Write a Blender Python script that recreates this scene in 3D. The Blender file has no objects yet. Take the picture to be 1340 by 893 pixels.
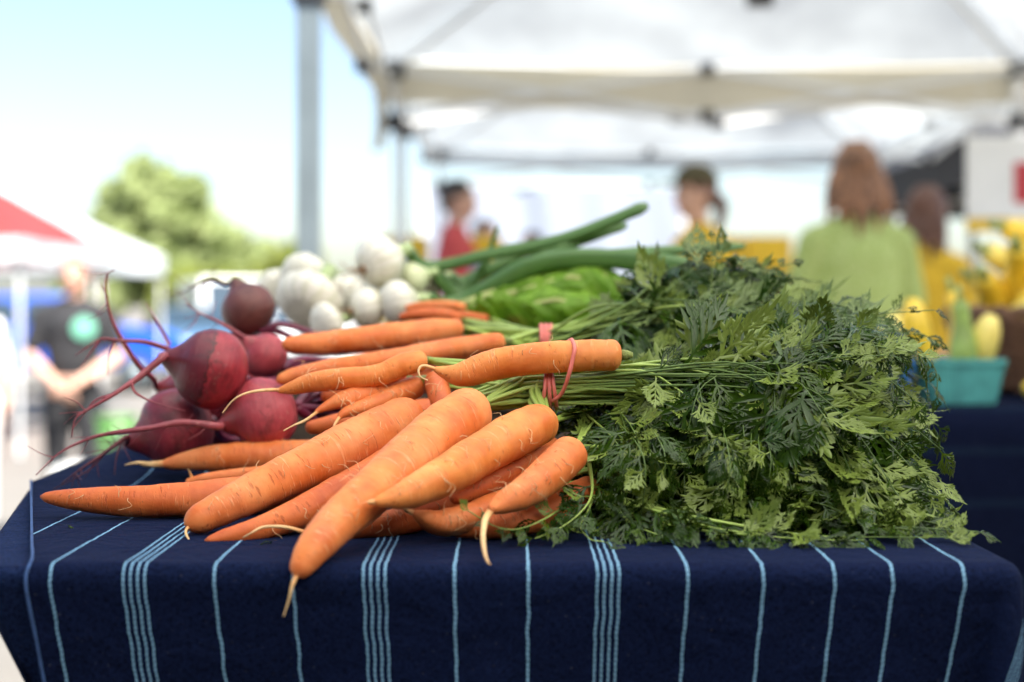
import bpy, math, random
from mathutils import Vector, Matrix, noise
from math import sin, cos, pi, radians, sqrt, atan2

random.seed(7)
sc = bpy.context.scene
COL = sc.collection

# ------------------------------------------------------------------ camera
HC = 1.06            # camera height above the paving by the stall
FPX = 1861.0         # focal length in photograph pixels (50 mm on a 36 mm sensor)
PX0, PY0 = 670.0, 395.0
cam = bpy.data.cameras.new('camera')
cam.lens = 50.0
cam.sensor_width = 36.0
cam.shift_y = -(446.5 - PY0) / 1340.0
cam.clip_start = 0.05
cam.clip_end = 3000
cam.dof.use_dof = True
cam.dof.focus_distance = 1.03
cam.dof.aperture_fstop = 3.3
cam.dof.aperture_blades = 0
camo = bpy.data.objects.new('camera', cam)
camo.location = (0, 0, HC)
camo.rotation_euler = (pi / 2, 0, 0)
COL.objects.link(camo)
sc.camera = camo

# ------------------------------------------------------------------ sky, sun, exposure
SUN_EL = radians(54)
SUN_DIR = Vector((0.55, -0.68, 0))
SUN_ROT = atan2(SUN_DIR.x, SUN_DIR.y)
world = bpy.data.worlds.new('World')
sc.world = world
world.use_nodes = True
wn = world.node_tree
bgn = wn.nodes['Background']
sky = wn.nodes.new('ShaderNodeTexSky')
sky.sky_type = 'NISHITA'
sky.sun_disc = False
sky.sun_elevation = SUN_EL
sky.sun_rotation = SUN_ROT
sky.air_density = 1.0
sky.dust_density = 1.8
wn.links.new(sky.outputs[0], bgn.inputs[0])
bgn.inputs[1].default_value = 0.080
sun = bpy.data.lights.new('sun', 'SUN')
sun.energy = 4.6
sun.angle = radians(0.53)
sun.color = (1.0, 0.955, 0.88)
suno = bpy.data.objects.new('sun', sun)
sd = Vector((SUN_DIR.normalized().x * cos(SUN_EL), SUN_DIR.normalized().y * cos(SUN_EL), sin(SUN_EL)))
suno.rotation_euler = sd.to_track_quat('Z', 'Y').to_euler()
suno.location = (0, 0, 12)
COL.objects.link(suno)
vs = sc.view_settings
vs.view_transform = 'Standard'
vs.look = 'None'
vs.exposure = 1.85
vs.gamma = 1.0
vs.use_curve_mapping = False
sc.cycles.max_bounces = 8
sc.cycles.transparent_max_bounces = 8
sc.cycles.caustics_reflective = False
sc.cycles.caustics_refractive = False
sc.cycles.use_denoising = True


def P(px, py, Y):
    """photograph pixel + distance -> point"""
    return Vector(((px - PX0) / FPX * Y, Y, HC - (py - PY0) / FPX * Y))


# ------------------------------------------------------------------ helpers
def tagit(o, label=None, cat=None, group=None, kind=None):
    if label: o['label'] = label
    if cat: o['category'] = cat
    if group: o['group'] = group
    if kind: o['kind'] = kind
    return o


def thing(name, label, cat, loc=(0, 0, 0), group=None, rz=0.0):
    o = bpy.data.objects.new(name, None)
    o.empty_display_size = 0.05
    o.location = loc
    o.rotation_euler = (0, 0, rz)
    COL.objects.link(o)
    return tagit(o, label, cat, group)


def link_mesh(name, me, mat, parent=None):
    o = bpy.data.objects.new(name, me)
    if mat is not None and not me.materials:
        me.materials.append(mat)
    COL.objects.link(o)
    if parent is not None:
        o.parent = parent
    return o


class MB:
    """collects geometry; points in world space, built relative to an origin"""
    def __init__(self):
        self.v = []; self.f = []; self.cy = []; self.sm = []

    def vert(self, p, c=(0, 0, 0)):
        self.v.append(Vector(p)); self.cy.append(c)
        return len(self.v) - 1

    def face(self, idx, smooth=True):
        self.f.append(tuple(idx)); self.sm.append(smooth)

    def box(self, c, s, rot=None, smooth=False, taper=1.0):
        c = Vector(c); hx, hy, hz = s[0] / 2, s[1] / 2, s[2] / 2
        ids = []
        for dz in (-1, 1):
            k = taper if dz < 0 else 1.0
            for dx, dy in ((-1, -1), (1, -1), (1, 1), (-1, 1)):
                p = Vector((dx * hx * k, dy * hy * k, dz * hz))
                if rot is not None: p = rot @ p
                ids.append(self.vert(c + p, tuple(p)))
        a = ids
        for q in ((3, 2, 1, 0), (4, 5, 6, 7), (0, 1, 5, 4), (1, 2, 6, 5), (2, 3, 7, 6), (3, 0, 4, 7)):
            self.face([a[i] for i in q], smooth)
        return self

    def bar(self, p0, p1, w, h=None):
        p0, p1 = Vector(p0), Vector(p1)
        d = p1 - p0
        rot = d.to_track_quat('X', 'Z').to_matrix()
        return self.box((p0 + p1) / 2, (d.length, w, h or w), rot)

    def tube(self, pts, rad, n=10, cap=True, rfun=None):
        """sweep; rad list or float; cy = (cos*r, sin*r, length)"""
        pts = [Vector(p) for p in pts]
        m = len(pts)
        if not hasattr(rad, '__len__'): rad = [rad] * m
        t0 = (pts[1] - pts[0]).normalized()
        up = Vector((0, 0, 1)) if abs(t0.z) < 0.9 else Vector((1, 0, 0))
        u = (up - t0 * up.dot(t0)).normalized()
        rings = []; L = 0.0
        for i in range(m):
            if i > 0: L += (pts[i] - pts[i - 1]).length
            a = pts[max(i - 1, 0)]; b = pts[min(i + 1, m - 1)]
            t = (b - a)
            if t.length < 1e-9: t = t0
            t = t.normalized()
            u = (u - t * u.dot(t))
            if u.length < 1e-6: u = t.orthogonal()
            u.normalize()
            w = t.cross(u)
            ring = []
            for k in range(n):
                an = 2 * pi * k / n
                r = rad[i]
                if rfun: r = rfun(r, L, an)
                p = pts[i] + (u * cos(an) + w * sin(an)) * r
                ring.append(self.vert(p, (cos(an), sin(an), L)))
            rings.append(ring)
        for i in range(m - 1):
            for k in range(n):
                k2 = (k + 1) % n
                self.face((rings[i][k], rings[i][k2], rings[i + 1][k2], rings[i + 1][k]))
        if cap:
            self.face(tuple(reversed(rings[0])))
            self.face(tuple(rings[-1]))
        return self

    def ell(self, c, r, nu=16, nv=10, rot=None, fun=None):
        c = Vector(c)
        rows = []
        for j in range(nv + 1):
            th = pi * j / nv
            row = []
            for i in range(nu):
                ph = 2 * pi * i / nu
                d = Vector((sin(th) * cos(ph), sin(th) * sin(ph), cos(th)))
                p = Vector((d.x * r[0], d.y * r[1], d.z * r[2]))
                if fun: p = fun(p, d)
                if rot is not None: p = rot @ p
                if j in (0, nv) and i > 0:
                    row.append(row[0]); continue
                row.append(self.vert(c + p, tuple(d)))
            rows.append(row)
        for j in range(nv):
            for i in range(nu):
                i2 = (i + 1) % nu
                q = [rows[j][i], rows[j + 1][i], rows[j + 1][i2], rows[j][i2]]
                q2 = []
                for x in q:
                    if x not in q2: q2.append(x)
                if len(q2) > 2: self.face(q2)
        return self

    def mesh(self, name, origin=(0, 0, 0)):
        o = Vector(origin)
        me = bpy.data.meshes.new(name)
        me.from_pydata([tuple(p - o) for p in self.v], [], self.f)
        me.polygons.foreach_set('use_smooth', self.sm)
        at = me.attributes.new('cy', 'FLOAT_VECTOR', 'POINT')
        flat = []
        for c in self.cy: flat.extend(c)
        at.data.foreach_set('vector', flat)
        me.update()
        return me

    def build(self, name, mat, parent=None, origin=None):
        if origin is None:
            origin = parent.location if (parent is not None and parent.parent is None) else (0, 0, 0)
            if parent is not None and parent.parent is not None:
                origin = parent.parent.location + parent.location
        return link_mesh(name, self.mesh(name, origin), mat, parent)


def catmull(pts, n):
    """pts: list of tuples/Vectors of any size; n samples along the spline"""
    pts = [list(p) for p in pts]
    k = len(pts)
    out = []
    for s in range(n):
        t = s / (n - 1) * (k - 1)
        i = min(int(t), k - 2); f = t - i
        p0 = pts[max(i - 1, 0)]; p1 = pts[i]; p2 = pts[i + 1]; p3 = pts[min(i + 2, k - 1)]
        r = []
        for a, b, c, d in zip(p0, p1, p2, p3):
            r.append(0.5 * ((2 * b) + (-a + c) * f + (2 * a - 5 * b + 4 * c - d) * f * f + (-a + 3 * b - 3 * c + d) * f ** 3))
        out.append(r)
    return out


def ss(a, b, x):
    t = min(max((x - a) / (b - a), 0), 1)
    return t * t * (3 - 2 * t)


# ------------------------------------------------------------------ materials
class NT:
    def __init__(self, name):
        self.m = bpy.data.materials.new(name)
        self.m.use_nodes = True
        self.t = self.m.node_tree
        self.b = self.t.nodes['Principled BSDF']
        self.out = self.t.nodes['Material Output']

    def n(self, typ, **kw):
        nd = self.t.nodes.new(typ)
        for k, v in kw.items(): setattr(nd, k, v)
        return nd

    def l(self, a, b): self.t.links.new(a, b)

    def attr(self):
        a = self.n('ShaderNodeAttribute'); a.attribute_name = 'cy'
        return a.outputs['Vector']

    def obj(self):
        return self.n('ShaderNodeTexCoord').outputs['Object']

    def mapping(self, vec, scale):
        mp = self.n('ShaderNodeMapping'); mp.inputs['Scale'].default_value = scale
        self.l(vec, mp.inputs['Vector'])
        return mp.outputs[0]

    def noise(self, vec, scale=5, detail=3, rough=0.5, dist=0.0):
        nn = self.n('ShaderNodeTexNoise')
        nn.inputs['Scale'].default_value = scale; nn.inputs['Detail'].default_value = detail
        nn.inputs['Roughness'].default_value = rough; nn.inputs['Distortion'].default_value = dist
        if vec is not None: self.l(vec, nn.inputs['Vector'])
        return nn.outputs['Fac']

    def ramp(self, fac, stops):
        r = self.n('ShaderNodeValToRGB')
        while len(r.color_ramp.elements) > 1: r.color_ramp.elements.remove(r.color_ramp.elements[-1])
        for i, (p, c) in enumerate(stops):
            e = r.color_ramp.elements[0] if i == 0 else r.color_ramp.elements.new(p)
            e.position = p
            e.color = (c[0], c[1], c[2], 1) if hasattr(c, '__len__') else (c, c, c, 1)
        self.l(fac, r.inputs[0])
        return r.outputs[0]

    def mix(self, fac, a, b, mode='MIX'):
        mx = self.n('ShaderNodeMix'); mx.data_type = 'RGBA'; mx.blend_type = mode
        for sock, val in ((mx.inputs[0], fac), (mx.inputs[6], a), (mx.inputs[7], b)):
            if hasattr(val, 'is_linked'): self.l(val, sock)
            elif hasattr(val, '__len__'): sock.default_value = (val[0], val[1], val[2], 1)
            else: sock.default_value = val
        return mx.outputs[2]

    def math(self, op, a, b=0.0, c=None):
        mm = self.n('ShaderNodeMath'); mm.operation = op
        vals = [a, b] + ([c] if c is not None else [])
        for i, v in enumerate(vals):
            if hasattr(v, 'is_linked'): self.l(v, mm.inputs[i])
            else: mm.inputs[i].default_value = v
        return mm.outputs[0]

    def bump(self, h, strength=0.3, dist=0.001, prev=None):
        b = self.n('ShaderNodeBump'); b.inputs['Strength'].default_value = strength
        b.inputs['Distance'].default_value = dist
        self.l(h, b.inputs['Height'])
        if prev is not None: self.l(prev, b.inputs['Normal'])
        return b.outputs[0]

    def col(self, c):
        if hasattr(c, 'is_linked'): self.l(c, self.b.inputs['Base Color'])
        else: self.b.inputs['Base Color'].default_value = (c[0], c[1], c[2], 1)

    def set(self, **kw):
        for k, v in kw.items():
            s = self.b.inputs[k.replace('_', ' ')]
            if hasattr(v, 'is_linked'): self.l(v, s)
            else: s.default_value = v


def simple(name, c, rough=0.6, var=0.25, scale=6.0, bump=0.0, metal=0.0, trans=0.0, bscale=None):
    """a plain procedural material: base colour broken up by noise, optional bump and translucency"""
    k = NT(name)
    o = k.obj()
    nz = k.noise(o, scale, 4, 0.55)
    lo = tuple(max(0, x * (1 - var)) for x in c); hi = tuple(min(1, x * (1 + var * 0.6)) for x in c)
    cc = k.ramp(nz, [(0.3, lo), (0.7, hi)])
    k.col(cc)
    k.set(Roughness=rough, Metallic=metal)
    if bump:
        k.set(Normal=k.bump(k.noise(o, bscale or scale * 6, 4, 0.6), bump, 0.004))
    if trans:
        tr = k.n('ShaderNodeBsdfTranslucent'); k.l(cc, tr.inputs['Color'])
        mx = k.n('ShaderNodeMixShader'); mx.inputs[0].default_value = trans
        k.l(k.b.outputs[0], mx.inputs[1]); k.l(tr.outputs[0], mx.inputs[2])
        k.l(mx.outputs[0], k.out.inputs['Surface'])
    return k.m


def carrot_mat(name, base, dark, pale, dirt=0.5):
    k = NT(name)
    a = k.attr(); o = k.obj()
    big = k.noise(o, 38, 3, 0.55)
    c = k.ramp(big, [(0.3, dark), (0.55, base), (0.8, pale)])
    oi = k.n('ShaderNodeObjectInfo')
    c = k.mix(k.math('MULTIPLY', oi.outputs['Random'], 0.30), c, dark)
    # transverse creases: short dashes around the root
    v1 = k.mapping(a, (0.8, 0.8, 420))
    d1 = k.noise(v1, 1.0, 2, 0.5)
    dash = k.ramp(d1, [(0.60, 0.0), (0.66, 1.0)])
    v2 = k.mapping(a, (1.0, 1.0, 300))
    d2 = k.noise(v2, 1.0, 3, 0.6)
    groove = k.ramp(d2, [(0.60, 0.0), (0.67, 1.0)])
    groove = k.math('MULTIPLY', groove, k.ramp(k.noise(o, 42, 2, 0.5), [(0.40, 0.0), (0.58, 1.0)]))
    patch = k.ramp(k.noise(o, 55, 2, 0.5), [(0.42, 0.0), (0.6, 1.0)])
    dash = k.math('MULTIPLY', dash, patch)
    c = k.mix(k.math('MULTIPLY', dash, 0.42), c, (pale[0], pale[1] * 1.55, pale[2] * 2.6))
    c = k.mix(k.math('MULTIPLY', groove, 0.55), c, (dark[0] * 0.62, dark[1] * 0.5, dark[2] * 0.5))
    sp = k.ramp(k.noise(o, 420, 2, 0.5), [(0.70, 0.0), (0.76, 1.0)])
    c = k.mix(k.math('MULTIPLY', sp, dirt), c, (0.16, 0.07, 0.03))
    dust = k.ramp(k.noise(o, 16, 5, 0.65), [(0.45, 0.0), (0.75, 1.0)])
    c = k.mix(k.math('MULTIPLY', dust, 0.22), c, (0.62, 0.33, 0.17))
    k.col(c)
    k.set(Roughness=k.ramp(big, [(0.3, 0.50), (0.7, 0.68)]))
    k.b.inputs['Specular IOR Level'].default_value = 0.34
    k.b.inputs['Subsurface Weight'].default_value = 0.12
    k.b.inputs['Subsurface Radius'].default_value = (0.006, 0.002, 0.001)
    k.b.inputs['Subsurface Scale'].default_value = 0.6
    soil = k.ramp(k.noise(o, 75, 6, 0.75, 0.5), [(0.60, 0.0), (0.70, 1.0)])
    along = k.noise(k.mapping(a, (0.35, 0.35, 26)), 1.0, 3, 0.6)
    c = k.mix(k.math('MULTIPLY', soil, 0.30), c, (0.30, 0.12, 0.05))
    c = k.mix(k.math('MULTIPLY', k.ramp(along, [(0.35, 0.0), (0.7, 1.0)]), 0.28), c, (pale[0], pale[1] * 1.25, pale[2] * 1.9))
    k.col(c)
    h = k.math('SUBTRACT', k.math('MULTIPLY', dash, 0.5), k.math('MULTIPLY', groove, 0.9))
    h = k.math('ADD', h, k.math('MULTIPLY', k.noise(k.mapping(a, (0.6, 0.6, 150)), 1.0, 3, 0.6), 0.9))
    h = k.math('ADD', h, k.math('MULTIPLY', k.noise(o, 140, 4, 0.6), 0.6))
    k.set(Normal=k.bump(h, 0.6, 0.0010))
    return k.m


def beet_mat(name, a, b, soil=0.5, rough=0.40):
    k = NT(name)
    o = k.obj(); at = k.attr()
    nz = k.noise(o, 26, 5, 0.62)
    c = k.ramp(nz, [(0.32, a), (0.68, b)])
    sep = k.n('ShaderNodeSeparateXYZ'); k.l(at, sep.inputs[0])
    z = sep.outputs[2]
    # growth rings and corky scars that circle the root
    rg = k.noise(k.mapping(at, (0.9, 0.9, 16)), 1.0, 4, 0.65)
    c = k.mix(k.math('MULTIPLY', k.ramp(rg, [(0.50, 0.0), (0.66, 1.0)]), 0.14), c, (b[0] * 1.5, b[1] * 2.2, b[2] * 1.9))
    cork = k.math('MULTIPLY', k.ramp(z, [(0.55, 0.0), (0.95, 1.0)]), k.ramp(k.noise(k.mapping(at, (2.5, 2.5, 12)), 1.0, 5, 0.7), [(0.42, 0.0), (0.6, 1.0)]))
    c = k.mix(k.math('MULTIPLY', cork, 0.6), c, (0.13, 0.055, 0.04))
    sl = k.ramp(k.noise(o, 34, 6, 0.72, 0.8), [(0.54, 0.0), (0.62, 1.0)])
    c = k.mix(k.math('MULTIPLY', sl, soil), c, (0.040, 0.018, 0.016))
    torn = k.ramp(k.noise(k.mapping(at, (1.2, 1.2, 3.0)), 1.7, 6, 0.75, 1.2), [(0.60, 0.0), (0.615, 1.0)])
    c = k.mix(k.math('MULTIPLY', torn, 0.55), c, (0.05, 0.02, 0.018))
    sp = k.ramp(k.noise(o, 380, 2, 0.5), [(0.66, 0.0), (0.72, 1.0)])
    c = k.mix(k.math('MULTIPLY', sp, 0.4), c, (0.42, 0.24, 0.18))
    k.col(c)
    k.set(Roughness=rough)
    k.b.inputs['Specular IOR Level'].default_value = 0.4
    h = k.math('ADD', k.math('MULTIPLY', rg, 0.8), k.math('MULTIPLY', k.noise(o, 200, 4, 0.6), 0.35))
    h = k.math('SUBTRACT', h, k.math('MULTIPLY', torn, 0.4))
    k.set(Normal=k.bump(h, 0.6, 0.0016))
    return k.m


def leaf_mat(name, top, under, trans=0.22, rough=0.42):
    k = NT(name)
    o = k.obj()
    oi = k.n('ShaderNodeObjectInfo')
    c = k.ramp(oi.outputs['Random'], [(0.0, tuple(x * 0.62 for x in top)), (0.35, top),
                                      (0.8, (top[0] * 1.35, top[1] * 1.28, top[2] * 1.1)),
                                      (0.95, (top[0] * 2.3, top[1] * 1.75, top[2] * 0.9)), (1.0, (top[0] * 3.2, top[1] * 1.9, top[2] * 0.8))])
    c = k.mix(k.math('MULTIPLY', k.noise(o, 9, 3, 0.5), 0.5), c, tuple(x * 0.6 for x in top))
    g = k.n('ShaderNodeNewGeometry')
    c = k.mix(g.outputs['Backfacing'], c, under)
    k.col(c)
    k.set(Roughness=rough)
    k.b.inputs['Specular IOR Level'].default_value = 0.30
    tr = k.n('ShaderNodeBsdfTranslucent')
    k.l(k.mix(0.5, c, (0.22, 0.36, 0.04)), tr.inputs['Color'])
    mx = k.n('ShaderNodeMixShader'); mx.inputs[0].default_value = trans
    k.l(k.b.outputs[0], mx.inputs[1]); k.l(tr.outputs[0], mx.inputs[2])
    k.l(mx.outputs[0], k.out.inputs['Surface'])
    return k.m


def stalk_mat(name, a, b, far=None):
    k = NT(name)
    at = k.attr(); o = k.obj()
    c = k.ramp(k.noise(k.mapping(at, (1.5, 1.5, 6)), 3, 3, 0.6), [(0.3, a), (0.7, b)])
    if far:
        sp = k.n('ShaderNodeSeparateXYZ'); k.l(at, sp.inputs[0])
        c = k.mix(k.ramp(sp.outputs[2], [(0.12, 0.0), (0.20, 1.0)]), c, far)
    k.col(c)
    k.set(Roughness=0.42)
    rb = k.noise(k.mapping(at, (4.5, 4.5, 2)), 1.0, 1, 0.5)
    k.set(Normal=k.bump(rb, 0.5, 0.0006))
    return k.m


# cloth stripes (metres along the cloth width), each a woven line
GROUP = (-0.0066, -0.0022, 0.0022, 0.0066)
SINGLES = [-0.330, -0.2816, -0.1815, -0.1335, -0.035, 0.0099, 0.1068, 0.1530, 0.1965, 0.2320, 0.2755]
GROUPS = [-0.2306, -0.0838, 0.0584, 0.3450]


def cloth_mat(name, base, lite, stripes, stripe_w=0.0024, sc_col=(0.30, 0.50, 0.66), extra_groups=()):
    k = NT(name)
    a = k.attr(); o = k.obj()
    sep = k.n('ShaderNodeSeparateXYZ'); k.l(a, sep.inputs[0])
    u, v = sep.outputs[0], sep.outputs[1]
    weave = k.noise(k.mapping(a, (900, 300, 1)), 1.0, 3, 0.7)
    weave2 = k.noise(k.mapping(a, (300, 900, 1)), 1.0, 3, 0.7)
    slub = k.noise(k.mapping(a, (60, 900, 1)), 1.0, 3, 0.6)
    big = k.noise(o, 7, 4, 0.6)
    c = k.ramp(big, [(0.3, base), (0.75, lite)])
    c = k.mix(k.math('MULTIPLY', k.ramp(slub, [(0.5, 0.0), (0.8, 1.0)]), 0.45), c, (lite[0] * 1.7, lite[1] * 1.7, lite[2] * 1.6))
    c = k.mix(k.math('MULTIPLY', k.ramp(k.math('ADD', weave, weave2), [(0.92, 0.0), (1.16, 1.0)]), 0.75), c, (lite[0] * 3.4, lite[1] * 3.2, lite[2] * 2.6))
    if stripes:
        # wobble so that lines are hand straight, not ruler straight
        wob = k.math('MULTIPLY', k.math('SUBTRACT', k.noise(k.mapping(a, (3, 60, 1)), 1.0, 3, 0.6), 0.5), 0.0030)
        uu = k.math('ADD', u, wob)
        tot = None
        zig = None
        for cx in [s for s in SINGLES] + [g + d for g in list(GROUPS) + list(extra_groups) for d in GROUP]:
            dd = k.math('ABSOLUTE', k.math('SUBTRACT', uu, cx))
            mm = k.math('LESS_THAN', dd, stripe_w / 2 if cx in SINGLES else stripe_w * 0.42)
            tot = mm if tot is None else k.math('ADD', tot, mm)
        ph = k.math('MULTIPLY', k.math('ADD', v, k.math('MULTIPLY', k.math('PINGPONG', uu, 0.0012), 1.2)), 2 * pi / 0.0034)
        tw = k.math('SINE', ph)
        tw = k.ramp(k.math('ADD', k.math('MULTIPLY', tw, 0.5), 0.5), [(0.15, 0.25), (0.55, 1.0)])
        cs = k.mix(tw, (sc_col[0] * 0.32, sc_col[1] * 0.34, sc_col[2] * 0.42), sc_col)
        c = k.mix(k.math('MINIMUM', tot, 1.0), c, cs)
        height = k.math('ADD', k.math('MULTIPLY', tot, k.math('ADD', tw, 0.4)), k.math('MULTIPLY', weave, 0.6))
    else:
        height = k.math('ADD', weave, weave2)
    lint = k.ramp(k.noise(o, 560, 2, 0.5), [(0.72, 0.0), (0.76, 1.0)])
    c = k.mix(k.math('MULTIPLY', lint, 0.26), c, (0.30, 0.28, 0.27))
    k.col(c)
    k.set(Roughness=0.92)
    k.b.inputs['Specular IOR Level'].default_value = 0.06
    k.b.inputs['Sheen Weight'].default_value = 0.015
    k.b.inputs['Sheen Roughness'].default_value = 0.5
    k.b.inputs['Sheen Tint'].default_value = (0.35, 0.5, 1, 1)
    wr = k.noise(k.mapping(a, (22, 22, 1)), 1.0, 4, 0.55, 0.6)
    k.set(Normal=k.bump(height, 0.55, 0.0006, k.bump(wr, 0.7, 0.010)))
    return k.m


def fabric_mat(name, c, trans=0.45, var=0.12):
    return simple(name, c, 0.8, var, 1.1, 0.15, trans=trans, bscale=4)


M = {}
M['carrot'] = carrot_mat('carrot_skin', (0.75, 0.205, 0.042), (0.57, 0.105, 0.014), (0.84, 0.33, 0.105))
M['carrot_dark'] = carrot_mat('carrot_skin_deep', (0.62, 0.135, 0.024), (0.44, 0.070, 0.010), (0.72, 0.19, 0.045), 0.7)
M['carrot_gold'] = carrot_mat('carrot_skin_golden', (0.76, 0.235, 0.042), (0.60, 0.135, 0.018), (0.84, 0.335, 0.090), 0.35)
def tip_mat():
    k = NT('carrot_tap_root')
    at = k.attr(); o = k.obj()
    sp = k.n('ShaderNodeSeparateXYZ'); k.l(at, sp.inputs[0])
    c = k.ramp(sp.outputs[2], [(0.0, (0.76, 0.25, 0.06)), (0.006, (0.78, 0.40, 0.14)), (0.016, (0.76, 0.52, 0.24)), (0.05, (0.66, 0.42, 0.20))])
    c = k.mix(k.math('MULTIPLY', k.ramp(k.noise(o, 160, 4, 0.6), [(0.5, 0.0), (0.7, 1.0)]), 0.4), c, (0.36, 0.17, 0.07))
    k.col(c); k.set(Roughness=0.65)
    k.set(Normal=k.bump(k.noise(o, 400, 3, 0.6), 0.4, 0.0008))
    return k.m


M['carrot_tip'] = tip_mat()
M['hair'] = simple('root_hair', (0.72, 0.45, 0.22), 0.7, 0.3, 60)
M['crown'] = simple('carrot_crown', (0.22, 0.26, 0.06), 0.7, 0.5, 120, 0.5)
M['beet'] = beet_mat('beet_skin', (0.17, 0.010, 0.018), (0.42, 0.036, 0.048))
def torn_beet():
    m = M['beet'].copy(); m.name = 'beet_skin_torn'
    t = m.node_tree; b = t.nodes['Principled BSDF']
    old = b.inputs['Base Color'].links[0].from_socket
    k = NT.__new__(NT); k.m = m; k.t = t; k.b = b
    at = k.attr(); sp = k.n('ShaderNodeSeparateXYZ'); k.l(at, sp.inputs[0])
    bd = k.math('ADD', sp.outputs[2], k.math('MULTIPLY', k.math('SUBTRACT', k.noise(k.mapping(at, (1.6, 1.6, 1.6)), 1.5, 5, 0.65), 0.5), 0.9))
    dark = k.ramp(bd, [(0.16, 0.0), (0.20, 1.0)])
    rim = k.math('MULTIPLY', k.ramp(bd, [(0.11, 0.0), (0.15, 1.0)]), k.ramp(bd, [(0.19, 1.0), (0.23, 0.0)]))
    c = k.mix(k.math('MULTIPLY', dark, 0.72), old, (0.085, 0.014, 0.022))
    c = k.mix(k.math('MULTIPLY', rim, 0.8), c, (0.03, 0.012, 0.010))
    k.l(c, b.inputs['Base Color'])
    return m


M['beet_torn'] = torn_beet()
M['beet_pink'] = beet_mat('beet_skin_pinkish', (0.27, 0.028, 0.038), (0.52, 0.080, 0.092), 0.4)
M['beet_plum'] = beet_mat('beet_skin_plum', (0.16, 0.015, 0.026), (0.30, 0.036, 0.05), 0.5)
M['beet_brown'] = beet_mat('beet_skin_brown', (0.10, 0.032, 0.03), (0.20, 0.065, 0.05), 0.5)
M['beet_root'] = beet_mat('beet_tap_root', (0.22, 0.035, 0.05), (0.36, 0.08, 0.09), 0.25)
M['beet_root_dark'] = beet_mat('beet_tap_root_dark', (0.07, 0.014, 0.02), (0.16, 0.03, 0.04), 0.4)
M['beet_stalk'] = simple('beet_stalk', (0.17, 0.012, 0.045), 0.35, 0.4, 30, 0.2)
M['leaf'] = leaf_mat('carrot_leaf', (0.024, 0.058, 0.0035), (0.150, 0.205, 0.036), 0.08, 0.26)
M['leaf_rear'] = leaf_mat('carrot_leaf_bluish', (0.018, 0.052, 0.006), (0.140, 0.195, 0.058), 0.08, 0.26)
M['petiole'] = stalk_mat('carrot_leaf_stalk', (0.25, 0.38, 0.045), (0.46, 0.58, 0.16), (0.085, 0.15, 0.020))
def onion_mat(name, base, vein, amt):
    k = NT(name)
    at = k.attr(); o = k.obj()
    an = k.n('ShaderNodeSeparateXYZ'); k.l(at, an.inputs[0])
    ang = k.math('ARCTAN2', an.outputs[1], an.outputs[0])
    z = an.outputs[2]
    st = k.math('ADD', k.math('MULTIPLY', k.math('SINE', k.math('ADD', k.math('MULTIPLY', ang, 15), k.math('MULTIPLY', k.noise(o, 40, 2, 0.5), 5))), 0.5), 0.5)
    c = k.mix(k.math('MULTIPLY', k.ramp(st, [(0.6, 0.0), (1.0, 1.0)]), amt), base, vein)
    c = k.mix(k.math('MULTIPLY', k.ramp(z, [(0.45, 0.0), (1.0, 1.0)]), 0.55), c, (0.55, 0.62, 0.30))
    c = k.mix(k.math('MULTIPLY', k.ramp(k.noise(o, 26, 5, 0.7), [(0.56, 0.0), (0.68, 1.0)]), 0.35), c, (0.62, 0.50, 0.32))
    k.col(c)
    k.set(Roughness=k.ramp(k.noise(o, 30, 3, 0.5), [(0.3, 0.25), (0.7, 0.5)]))
    k.set(Normal=k.bump(st, 0.25, 0.0012))
    return k.m


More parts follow.
